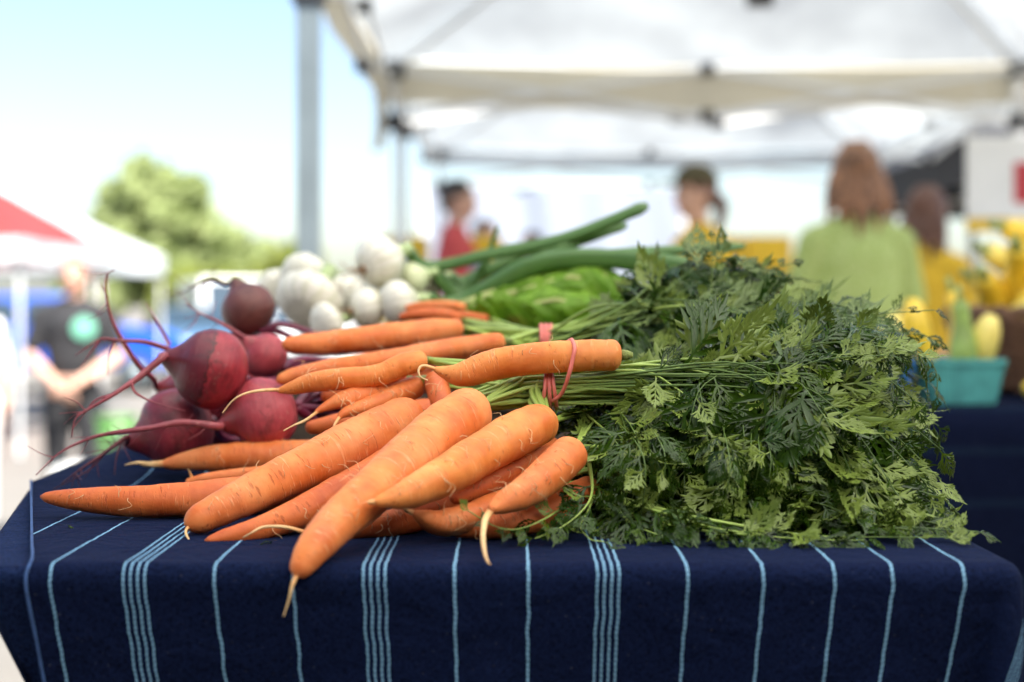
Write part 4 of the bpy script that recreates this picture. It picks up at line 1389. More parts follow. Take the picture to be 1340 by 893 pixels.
spray('R', [(720, 440, 1.30), (880, 420, 1.26), (925, 400, 1.24), (932, 350, 1.24), (933, 312, 1.24)], (0.2, -1, 0.2), 0.05, 0.018, 4)
spray('T', [(720, 440, 1.30), (880, 390, 1.28), (960, 360, 1.27), (1010, 352, 1.26), (1035, 345, 1.26)], (0, -1, 0.6), 0.06, 0.03, 4)
# crumbs of leaf on the cloth
for i, (px, py, s) in enumerate(((83, 692, 0.012), (362, 713, 0.022))):
    Y = 297.8 / (py - 395)
    o = link_mesh('leaf_scrap', LEAFLETS['leaf'][i].copy(), None)
    o.location = P(px, py, Y) + Vector((0, 0, 0.003)); o.scale = (s, s, s); o.rotation_euler = (0.3, 0.1, 0.6 + i * 2)
    tagit(o, ('tiny torn carrot leaf lying on the cloth near the hem', 'torn carrot leaf under the long hanging carrot')[i], 'leaf')


# ------------------------------------------------------------------ beets
def beet(label, c, r, axis, mat, tap=None, tap_r=0.0032, branches=(), stalks=(), squash=0.92, seed=0, tapmat='beet_root', hairs=3):
    """c centre, r radius, axis = direction in which the tap root points"""
    rng = random.Random(900 + seed)
    c = Vector(c)
    t = thing('beet', label, 'beet', c - Vector((0, 0, r)), 'beets heaped beside the carrots')
    ax = Vector(axis).normalized()
    rot = ax.to_track_quat('Z', 'Y').to_matrix()
    off = rng.random() * 30

    def fun(p, d):
        z = d.z
        k = 1 + 0.035 * noise.noise(d * 1.6 + Vector((off, 0, 0))) + 0.012 * noise.noise(d * 5 + Vector((0, off, 0)))
        k += 0.010 * sin(5 * atan2(d.y, d.x) + off) * (1 - z * z)
        tail = 0.34 * max(0, z - 0.82) / 0.18 * max(0, z - 0.82) / 0.18
        sh = Vector((p.x * k, p.y * k, p.z * k * (squash if z < 0 else 1.0)))
        if z > 0.55:
            pull = ((z - 0.55) / 0.45) ** 2
            sh.x *= 1 - 0.25 * pull; sh.y *= 1 - 0.25 * pull
            sh.z += r * tail
        return sh
    mb = MB(); mb.ell(c, (r, r, r * 0.95), 40, 28, rot, fun)
    mb.build('bulb', M[mat], t)
    if tap:
        tp = [c + ax * r * 0.90, c + ax * r * 1.22] + [P(*q) for q in tap]
        n = 46
        tp = [Vector(x) for x in catmull(tp, n)]
        rad = [max(tap_r * (1 - i / n) ** 0.95, 0.0005) * (1 + 0.16 * noise.noise(Vector((i * 0.55, off, 0)))) for i in range(n)]
        rad[0] *= 2.1; rad[1] *= 1.7; rad[2] *= 1.4; rad[3] *= 1.2
        mb = MB(); mb.tube(tp, rad, 10)
        tr = mb.build('tap_root', M[tapmat], t)
        for h in range(hairs * 3):
            i = rng.randint(12, n - 4)
            q = tp[i]; L = rng.uniform(0.008, 0.028)
            d = Vector((rng.uniform(-1, 0.3), rng.uniform(-.6, .6), rng.uniform(-1.0, 0.5))).normalized()
            pp = [q, q + d * L * 0.4 + Vector((0, 0, rng.uniform(-1, 1) * 0.003)), q + d * L + Vector((rng.uniform(-1, 1) * 0.004, 0, rng.uniform(-1, 1) * 0.005))]
            mb = MB(); mb.tube([Vector(x) for x in catmull(pp, 8)], [0.0005 * (1 - 0.7 * j / 8) for j in range(8)], 5)
            mb.build('root_hair', M[tapmat], tr, origin=t.location)
    for br, rr in branches:
        pp = [Vector(x) for x in catmull([P(*q) for q in br], 22)]
        mb = MB(); mb.tube(pp, [max(rr * (1 - j / 22), 0.0004) * (1 + 0.12 * noise.noise(Vector((j * .7, off, 3)))) for j in range(22)], 8)
        mb.build('side_root', M[tapmat], t)
    for stp in stalks:
        pp = [c - ax * r * 0.86] + [P(*q) for q in stp]
        pp = [Vector(x) for x in catmull(pp, 20)]
        mb = MB(); mb.tube(pp, [0.0042 * (1 - 0.35 * j / 20) for j in range(20)], 9)
        mb.build('leaf_stem', M['beet_stalk'], t)
    return t


def R_(px, Y): return px / FPX * Y


BST = lambda y, j: [(400 + 6 * j, y, 1.32), (450, y + 6 * (j - 2), 1.34), (520, y + 4 * (j - 2), 1.36)]
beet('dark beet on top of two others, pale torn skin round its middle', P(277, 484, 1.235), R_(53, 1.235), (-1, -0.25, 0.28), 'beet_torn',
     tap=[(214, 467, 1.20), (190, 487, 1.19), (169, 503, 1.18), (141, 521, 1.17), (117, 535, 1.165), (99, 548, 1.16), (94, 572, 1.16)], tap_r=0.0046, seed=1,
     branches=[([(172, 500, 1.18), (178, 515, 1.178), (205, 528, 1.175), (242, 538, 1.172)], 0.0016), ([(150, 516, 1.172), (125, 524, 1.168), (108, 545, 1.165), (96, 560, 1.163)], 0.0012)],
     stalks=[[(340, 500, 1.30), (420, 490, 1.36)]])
beet('pinkish red beet low beside the carrots with a very long straight root', P(347, 542, 1.235), R_(48, 1.235), (-1, -0.18, -0.22), 'beet_pink',
     tap=[(285, 558, 1.20), (238, 553, 1.19), (198, 560, 1.18), (141, 568, 1.17), (107, 578, 1.165), (74, 596, 1.16), (47, 622, 1.155)], tap_r=0.0044, seed=2,
     stalks=[[(410 + 3 * q, 508 + 9 * q, 1.26 + 0.012 * (q % 3)), (445, 500 + 11 * q, 1.27 + 0.01 * (q % 2)), (520, 492 + 12 * q, 1.32)] for q in range(8)])
beet('plum coloured beet lowest at the table side', P(232, 562, 1.27), R_(54, 1.27), (-0.9, -0.35, -0.25), 'beet_plum',
     tap=[(166, 572, 1.235), (148, 584, 1.22), (131, 597, 1.21), (104, 615, 1.20), (80, 634, 1.195)], tap_r=0.0036, seed=3, tapmat='beet_root_dark', hairs=5,
     branches=[([(160, 575, 1.23), (152, 600, 1.22), (150, 622, 1.215)], 0.001), ([(140, 590, 1.215), (120, 612, 1.21), (95, 628, 1.2), (70, 640, 1.2)], 0.001)],
     stalks=[[(300, 575, 1.32), (380, 570, 1.34)]])
beet('rosy beet half hidden behind the topmost dark one', P(347, 466, 1.345), R_(31, 1.345), (-0.75, -0.3, 0.65), 'beet_pink',
     tap=[(318, 441, 1.335), (285, 421, 1.33), (262, 410, 1.33), (243, 398, 1.33)], tap_r=0.0036, seed=4,
     stalks=[[(400, 480, 1.38), (450, 500, 1.38)], [(400, 470, 1.38), (460, 478, 1.40)]])
beet('small brown beet standing highest next to the white onions', P(325, 405, 1.44), R_(36, 1.44), (-0.45, 0.2, 0.9), 'beet_brown',
     tap=[(296, 372, 1.45), (277, 366, 1.45), (255, 374, 1.45), (238, 384, 1.45), (222, 387, 1.45)], tap_r=0.0026, seed=5, tapmat='beet_root_dark',
     stalks=[[(370, 425, 1.46), (420, 440, 1.46)], [(365, 435, 1.46), (410, 455, 1.46)]])
beet('beet hidden behind the dark one with tall upright forked root', P(262, 512, 1.37), R_(46, 1.37), (-1, -0.1, 0.1), 'beet',
     tap=[(200, 495, 1.31), (181, 478, 1.29), (160, 445, 1.28), (145, 414, 1.275), (138, 380, 1.27), (140, 360, 1.27), (150, 353, 1.27)], tap_r=0.0038, seed=6,
     branches=[([(222, 458, 1.30), (191, 448, 1.28), (158, 446, 1.27), (131, 444, 1.265), (111, 457, 1.26), (99, 465, 1.26)], 0.0026),
               ([(150, 446, 1.27), (142, 470, 1.265), (141, 492, 1.265)], 0.0011), ([(130, 446, 1.265), (116, 465, 1.26), (106, 480, 1.26)], 0.0012),
               ([(222, 452, 1.36), (205, 420, 1.36), (191, 396, 1.36)], 0.0022), ([(143, 405, 1.273), (138, 385, 1.28), (132, 372, 1.28)], 0.0009)])

beet('dark beet wedged under the small brown one', P(320, 468, 1.45), R_(37, 1.45), (-0.6, 0.5, -0.3), 'beet', seed=7)
beet('dark beet at the bottom of the heap against the crate', P(318, 543, 1.42), R_(52, 1.42), (-0.5, 0.6, 0.2), 'beet_plum', seed=8)

# shallow crate that lifts the onions and rear vegetables
t = thing('wooden_crate', 'low wooden crate under the white onions and rear leaves', 'crate', (-0.02, 1.64, TZ))
for k in range(5):
    mb = MB(); mb.box((-0.02, 1.53 + 0.055 * k, TZ + 0.088), (0.54, 0.050, 0.010)); mb.build('slat', M['wood'], t)
for y in (1.508, 1.772):
    for z in (0.022, 0.062):
        mb = MB(); mb.box((-0.02, y, TZ + z), (0.54, 0.010, 0.034)); mb.build('slat', M['wood'], t)
for x in (-0.283, 0.243):
    mb = MB(); mb.box((x, 1.64, TZ + 0.043), (0.012, 0.252, 0.078)); mb.build('end_board', M['wood'], t)


# ------------------------------------------------------------------ white onions
def onion(label, px, py, Y, rx, rz, mat='onion', neck=(0.8, 0.1, 0.5), roots=None, seed=0, leaves=(), leafm='onion_leaf'):
    c = P(px, py, Y); r = R_(rx * 1.07, Y); h = R_(rz * 1.07, Y)
    t = thing('white_onion', label, 'onion', c - Vector((0, 0, h)), 'fresh white onions behind the beets')
    ax = Vector(neck).normalized()
    rot = ax.to_track_quat('Z', 'Y').to_matrix()

    def fun(p, d):
        k = 1 + 0.02 * sin(8 * atan2(d.y, d.x)) * (1 - d.z ** 2) + 0.03 * noise.noise(d * 1.5 + Vector((seed, 0, 0)))
        q = p * k
        if d.z > 0.6:
            f = (d.z - 0.6) / 0.4
            q.z += r * 0.30 * f * f; q.x *= 1 - 0.1 * f; q.y *= 1 - 0.1 * f
        if d.z < -0.9: q.z += r * 0.05
        return q
    h *= 0.78
    mb = MB(); mb.ell(c, (r, r, h), 28, 18, rot, fun); mb.build('bulb', M[mat], t)
    nk = c + ax * h
    mb = MB(); mb.tube([nk - ax * 0.004, nk + ax * r * 0.4, nk + ax * r * 0.75], [r * 0.34, r * 0.25, r * 0.22], 12); mb.build('neck', M['onion_pale'], t)
    if roots is not None:
        rng = random.Random(seed)
        b = c - ax * h * 0.95
        mb = MB(); mb.tube([b + ax * 0.004, b - ax * 0.004], [r * 0.22, r * 0.16], 10); mb.build('root_plate', M['onion_root'], t)
        for k in range(roots):
            d = (-ax + Vector((rng.uniform(-1, 1), rng.uniform(-1, 1), rng.uniform(-1, 1))) * 0.7).normalized()
            L = rng.uniform(0.012, 0.032)
            pp = [b, b + d * L * 0.5, b + d * L + Vector((rng.uniform(-1, 1), 0, rng.uniform(-1, 1))) * 0.008]
            mb = MB(); mb.tube([Vector(x) for x in catmull(pp, 8)], 0.0006, 5); mb.build('root_thread', M['onion_root'], t)
    for lf, r0, r1 in leaves:
        wj = random.Random(seed * 31 + len(lf))
        pp = [nk + ax * r * 0.6] + [P(*q) + Vector((0, wj.uniform(-.008, .008), wj.uniform(-.006, .006))) for q in lf]
        pp = [Vector(x) for x in catmull(pp, 28)]
        rad = [r0 + (r1 - r0) * (i / 27) for i in range(28)]
        rad[0] = min(rad[0], r * 0.22); rad[1] = rad[0] * 0.6 + rad[2] * 0.4
        rad[-1] *= 0.55
        mb = MB(); mb.tube(pp, rad, 12, True, lambda r, L, an: r * (1 - 0.45 * sin(an) ** 2) * (1 + 0.10 * noise.noise(Vector((L * 30, seed, 0)))))
        mb.build('leaf', M[leafm], t)
    return t


onion('big flattened cream onion beside the brown beet', 406, 394, 1.60, 44, 35, seed=1, neck=(0.3, 0.6, 0.6))
onion('onion behind the big cream one', 398, 362, 1.68, 30, 24, seed=2, neck=(0.2, 0.8, 0.3))
onion('small bluish white onion at the outer end of the heap', 362, 377, 1.70, 24, 22, seed=3, neck=(-0.2, 0.9, 0.2))
onion('little onion in front of the big cream one', 427, 424, 1.55, 27, 20, seed=4, neck=(0.6, 0.5, 0.2))
onion('round onion stacked on top of the others with brown root plate', 496, 343, 1.60, 33, 34, seed=5, neck=(0.65, 0.55, 0.35), roots=9,
      leaves=[([(560, 352, 1.66), (640, 338, 1.64), (740, 305, 1.60), (848, 267, 1.56)], 0.0085, 0.0075)])
onion('onion with dark root hole under the stacked one', 480, 403, 1.57, 25, 26, seed=6, neck=(0.9, 0.4, 0.2), roots=5,
      leaves=[([(590, 400, 1.63), (640, 378, 1.62), (730, 335, 1.60), (820, 300, 1.62)], 0.0085, 0.005)])
onion('glossy white onion touching the small reddish carrots', 520, 396, 1.56, 28, 27, seed=7, neck=(0.9, 0.4, 0.15),
      leaves=[([(600, 395, 1.62), (700, 352, 1.58), (800, 343, 1.55), (905, 351, 1.50)], 0.010, 0.012)])
onion('greenish onion between the stacked onion and the leaves', 537, 366, 1.64, 23, 24, 'onion_green', seed=8, neck=(0.9, 0.3, 0.3),
      leaves=[([(610, 380, 1.66), (690, 345, 1.60), (800, 330, 1.55), (975, 319, 1.52)], 0.009, 0.0055), ([(600, 385, 1.66), (632, 350, 1.66), (642, 322, 1.66), (652, 293, 1.66)], 0.008, 0.002)])
onion('half hidden onion at the leaf end of the heap', 563, 368, 1.68, 19, 18, seed=9, neck=(0.9, 0.3, 0.3),
      leaves=[([(620, 380, 1.68), (700, 352, 1.66), (760, 350, 1.62), (850, 330, 1.60)], 0.009, 0.009), ([(605, 365, 1.7), (650, 345, 1.7), (690, 335, 1.7), (740, 330, 1.72)], 0.009, 0.006)])
onion('onion with a tangle of dry brown roots', 452, 385, 1.70, 24, 26, seed=10, neck=(0.4, 0.9, -0.1), roots=16)


# ------------------------------------------------------------------ broad green leaves
def broad_leaf(parent, p0, p1, w, up, seed, mat='chard'):
    rng = random.Random(seed)
    p0, p1 = Vector(p0), Vector(p1)
    d = p1 - p0; L = d.length; d.normalize()
    up = Vector(up); up = (up - d * up.dot(d)).normalized(); s = up.cross(d)
    mb = MB(); nu, nv = 26, 14; g = []
    for i in range(nu + 1):
        f = i / nu; row = []
        wid = w * (sin(pi * min(1, f * 0.93 + 0.07)) ** 0.65) * (1 + 0.1 * noise.noise(Vector((f * 6, seed, 0))))
        for j in range(nv + 1):
            v = j / nv * 2 - 1
            ruf = 0.010 * abs(v) ** 2 * sin(f * 24 + 3 * v + seed) + 0.006 * noise.noise(Vector((f * 8, v * 3, seed)))
            vein = -0.003 * (1 - min(1, abs(v) * 6)) + 0.0022 * sin((f * 1.0 - abs(v) * 0.25) * 44)
            p = p0 + d * (L * f) + s * (v * wid) + up * (0.05 * sin(pi * f) * 0.6 - 0.035 * v * v + ruf + vein)
            row.append(mb.vert(p, (f, v, 0)))
        g.append(row)
    for i in range(nu):
        for j in range(nv): mb.face((g[i][j], g[i + 1][j], g[i + 1][j + 1], g[i][j + 1]))
    lf = mb.build('leaf_blade', M[mat], parent)
    mb = MB()
    mb.tube([p0 - d * 0.05 + up * -0.01, p0, p0 + d * L * 0.5 + up * 0.029, p0 + d * L * 0.95], [0.0045, 0.004, 0.0025, 0.0008], 8)
    mb.build('midrib', M['rib'], lf, origin=parent.location)


t = thing('leafy_green_bunch', 'bunch of broad bright green leaves lying under the onion tops', 'leafy greens', P(730, 400, 1.52) - Vector((0, 0, 0.06)))
broad_leaf(t, P(628, 412, 1.52), P(832, 408, 1.50), 0.030, (0.0, -1.0, 0.55), 1)
broad_leaf(t, P(640, 392, 1.58), P(860, 376, 1.56), 0.032, (0.1, -0.9, 0.7), 2)
broad_leaf(t, P(615, 395, 1.60), P(800, 366, 1.62), 0.030, (-0.2, -0.8, 0.7), 3)
broad_leaf(t, P(690, 372, 1.62), P(850, 385, 1.52), 0.028, (0.2, -0.7, 0.9), 4)
broad_leaf(t, P(600, 420, 1.50), P(700, 402, 1.48), 0.016, (0.0, -0.8, 0.8), 5)


# ------------------------------------------------------------------ squash and baskets on the second table
def squash(label, p0, p1, r, mat='squash', bend=0.15, group='squash on the second table', seed=0):
    p0, p1 = Vector(p0), Vector(p1)
    d = p1 - p0; L = d.length
    side = Vector((d.z, 0.2 * d.x, -d.x)).normalized()
    pts, rad = [], []
    n = 26
    for i in range(n):
        f = i / (n - 1)
        pts.append(p0 + d * f + side * bend * L * sin(pi * f))
        body = r * sqrt(max(0.02, 1 - ((f - 0.34) / 0.36) ** 2)) if f < 0.34 else r * (0.60 + 0.40 * (0.5 + 0.5 * cos(pi * min(1, (f - 0.34) / 0.5))))
        if f > 0.95: body *= 0.86
        rad.append(body)
    lo = min(p.z - q for p, q in zip(pts, rad))
    t = thing('yellow_squash' if mat != 'zucchini' else 'green_squash', label, 'squash', (pts[n // 2].x, pts[n // 2].y, lo), group)
    mb = MB(); mb.tube(pts, rad, 16, True, lambda r_, L_, an: r_ * (1 + 0.02 * cos(5 * an))); mb.build('flesh', M[mat], t)
    e = (pts[-1] - pts[-3]).normalized()
    mb = MB(); mb.tube([pts[-1] - e * 0.003, pts[-1] + e * 0.012, pts[-1] + e * 0.026], [rad[-1] * 0.62, rad[-1] * 0.42, rad[-1] * 0.46], 8); mb.build('stem', M['squash_stem'], t)


def berry_basket(label, cx, cy, w, h, mat):
    t = thing('berry_basket', label, 'basket', (cx, cy, TZ + 0.002), 'pulp baskets on the second table')
    z0 = TZ + 0.002
    for k, (nx, ny) in enumerate(((0, -1), (1, 0), (0, 1), (-1, 0))):
        mb = MB(); N = 24; th = 0.003
        tx, ty = -ny, nx
        for lay in (0, 1):
            rows = []
            for j in (0, 1):
                hw = (w * 0.40 if j == 0 else w * 0.5) - lay * th
                row = []
                for i in range(N + 1):
                    s = (i / N * 2 - 1) * hw
                    rib = 0.0022 * (1 if i % 3 == 0 else 0) * (1 if lay == 0 else 0)
                    row.append(mb.vert((cx + nx * (hw + rib) + tx * s, cy + ny * (hw + rib) + ty * s, z0 + 0.003 + h * j)))
                rows.append(row)
            for i in range(N):
                mb.face((rows[0][i], rows[0][i + 1], rows[1][i + 1], rows[1][i]), False)
        mb.build('side_wall', M[mat], t)
    mb = MB(); mb.box((cx, cy, z0 + 0.002), (w * 0.79, w * 0.79, 0.004)); mb.build('bottom', M[mat], t)
    hw = w * 0.5
    mb = MB()
    cs = [(-hw, -hw), (hw, -hw), (hw, hw), (-hw, hw)]
    for i in range(4):
        a, b = cs[i], cs[(i + 1) % 4]
        mb.bar((cx + a[0], cy + a[1], z0 + h + 0.004), (cx + b[0], cy + b[1], z0 + h + 0.004), 0.006, 0.008)
    mb.build('rim', M[mat], t)


berry_basket('turquoise pulp basket holding yellow and green squash', 0.698, 2.23, 0.112, 0.062, 'teal')
berry_basket('blue pulp basket beside the turquoise one at the carrot leaves', 0.572, 2.26, 0.105, 0.062, 'blue_pulp')
zs = TZ + 0.03
squash('pale yellow squash standing at the rim of the turquoise basket', (0.742, 2.20, 1.04), (0.735, 2.215, zs), 0.021, 'squash_pale', 0.05)
squash('green striped squash standing in the middle of the turquoise basket', (0.698, 2.205, zs), (0.693, 2.20, 1.06), 0.022, 'zucchini', 0.03)
squash('yellow squash leaning out of the turquoise basket toward the leaves', (0.630, 2.24, 1.065), (0.672, 2.235, zs), 0.022, 'squash', 0.06)
squash('yellow squash upright at the back of the turquoise basket', (0.712, 2.262, zs), (0.705, 2.28, 1.075), 0.021, 'squash', 0.06)
squash('yellow squash leaning in the blue basket', (0.615, 2.25, 1.04), (0.585, 2.25, zs), 0.022, 'squash_pale', 0.06)
squash('short yellow squash in the blue basket behind the leaves', (0.560, 2.27, zs), (0.545, 2.27, 1.03), 0.022, 'squash', 0.06)
squash('yellow squash lying on the cloth past the turquoise basket', (0.80, 2.22, TZ + 0.026), (0.93, 2.25, TZ + 0.022), 0.024, 'squash', 0.05)

# wicker basket heaped with squash
BX, BY = 0.955, 2.48
t = thing('wicker_basket', 'round brown wicker basket heaped with yellow squash', 'basket', (BX, BY, TZ + 0.002))
RB = lambda f: 0.135 + 0.05 * f
HB = 0.115
for j in range(15):
    f = j / 14
    pts = []
    for i in range(97):
        a = 2 * pi * i / 96
        r = RB(f) + 0.006 * cos(16 * a + pi * (j % 2))
        pts.append((BX + r * cos(a), BY + r * sin(a), TZ + 0.012 + HB * f))
    mb = MB(); mb.tube(pts, 0.0062, 6, False); mb.build('weaver', M['wicker'], t)
for i in range(32):
    a = 2 * pi * i / 32
    mb = MB(); mb.tube([(BX + RB(0) * cos(a), BY + RB(0) * sin(a), TZ + 0.006), (BX + RB(1) * cos(a), BY + RB(1) * sin(a), TZ + HB + 0.02)], 0.0040, 6); mb.build('stake', M['wicker'], t)
pts = [(BX + (RB(1) + 0.002 * cos(30 * a)) * cos(a), BY + (RB(1)) * sin(a), TZ + HB + 0.026 + 0.004 * sin(30 * a)) for a in [2 * pi * i / 120 for i in range(121)]]
mb = MB(); mb.tube(pts, 0.010, 8, False); mb.build('rim', M['wicker'], t)
mb = MB(); mb.tube([(BX, BY, TZ + 0.004), (BX, BY, TZ + 0.012)], [0.13, 0.135], 32); mb.build('bottom', M['wicker'], t)
rg = random.Random(5)
adj = ['plump', 'slim', 'pale', 'long', 'curved', 'short', 'bright', 'smooth', 'deep yellow', 'thick', 'narrow', 'small', 'broad', 'upright']
n = 0
for layer, (cnt, rr, z) in enumerate(((7, 0.125, 0.135), (6, 0.09, 0.185), (3, 0.045, 0.235))):
    for i in range(cnt):
        a = 2 * pi * i / cnt + layer * 0.5 - 1.6
        p = Vector((BX + rr * cos(a), BY + rr * sin(a), TZ + z))
        d = Vector((cos(a + 1.5) * 0.7, sin(a + 1.5) * 0.7, 0.45 + 0.2 * rg.random())).normalized()
        squash('yellow squash heaped in the wicker basket', p - d * 0.07, p + d * 0.10, 0.034 + 0.005 * rg.random(), 'squash' if i % 3 else 'squash_pale', 0.10, 'squash heaped in the wicker basket')
        n += 1

# sign board hanging at the right
t = thing('hanging_sign', 'white hanging board with dark red panel and yellow lower strip', 'sign', P(1312, 300, 4.9))
S0 = P(1312, 232, 4.9)
mb = MB(); mb.box(S0, (0.25, 0.012, 0.28)); mb.build('board', M['white_card'], t)
mb = MB(); mb.box(S0 + Vector((0.075, -0.009, -0.02)), (0.075, 0.004, 0.14)); mb.build('red_panel', M['red_print'], t)
mb = MB(); mb.box(S0 + Vector((0, 0, -0.165)), (0.25, 0.014, 0.046)); mb.build('yellow_strip', M['yellow_plastic'], t)
for sx in (-0.08, 0.08):
    mb = MB(); mb.tube([S0 + Vector((sx, 0, 0.13)), Vector((S0.x + sx * 0.5, 5.0, 2.42))], 0.002, 6); mb.build('cord', M['white_steel'], t)


# ------------------------------------------------------------------ crates on a far table
def crate(label, cx, cy, z, w=0.40, d=0.34, h=0.22):
    t = thing('plastic_crate', label, 'crate', (cx, cy, z), 'yellow plastic crates on the far tables')
    for k in range(4):
        zz = z + 0.012 + (h - 0.024) * k / 3
        for (ox, oy, sx, sy) in ((0, -d / 2, w, 0.016), (0, d / 2, w, 0.016), (-w / 2, 0, 0.016, d - 0.02), (w / 2, 0, 0.016, d - 0.02)):
            mb = MB(); mb.box((cx + ox, cy + oy, zz), (sx, sy, 0.046)); mb.build('slat', M['yellow_plastic'], t)
    for ox in (-1, 1):
        for oy in (-1, 1):
            mb = MB(); mb.box((cx + ox * (w / 2 + 0.006), cy + oy * (d / 2 + 0.006), z + h / 2), (0.024, 0.024, h)); mb.build('corner_post', M['yellow_plastic'], t)
    mb = MB(); mb.box((cx, cy, z + 0.006), (w - 0.02, d - 0.02, 0.010)); mb.build('bottom', M['yellow_plastic'], t)


folding_table('bare folding table carrying the stacked yellow crates', [(-0.95, 8.5), (2.4, 8.5), (2.4, 9.1), (-0.95, 9.1)], 0.90, [(-0.9, 8.6), (2.3, 8.6), (-0.9, 9.0), (2.3, 9.0)])
for (cpx, lab) in ((531, 'before the man in red, at his shirt back'), (630, 'past the grey apron'), (938, 'beside the cap wearer'), (1000, 'next to the green knit top')):
    for k in range(3):
        crate('yellow crate %s, %s of its stack' % (lab, ('bottom', 'middle', 'top')[k]), (cpx - PX0) / FPX * 8.8, 8.8, 0.90 + 0.184 * k, 0.24, 0.30, 0.18)


# ------------------------------------------------------------------ people
def solid(mb, name, voxel, smooth=3):
    """fuse overlapping shapes into one continuous skin"""
    me = mb.mesh(name)
    o = bpy.data.objects.new(name, me); COL.objects.link(o)
    r = o.modifiers.new('r', 'REMESH'); r.mode = 'VOXEL'; r.voxel_size = voxel; r.use_smooth_shade = True
    s = o.modifiers.new('s', 'SMOOTH'); s.iterations = smooth; s.factor = 0.5
    dg = bpy.context.evaluated_depsgraph_get()
    m2 = bpy.data.meshes.new_from_object(o.evaluated_get(dg))
    m2.polygons.foreach_set('use_smooth', [True] * len(m2.polygons))
    bpy.data.objects.remove(o); bpy.data.meshes.remove(me)
    m2.name = name
    return m2


def limb(mb, pts, rad, n=12):
    k = 5 * (len(pts) - 1) + 1
    sp = catmull([(p[0], p[1], p[2], r) for p, r in zip(pts, rad)], k)
    mb.tube([s[:3] for s in sp], [s[3] for s in sp], n)
    mb.ell(pts[0], (rad[0],) * 3, 12, 8); mb.ell(pts[-1], (rad[-1],) * 3, 12, 8)


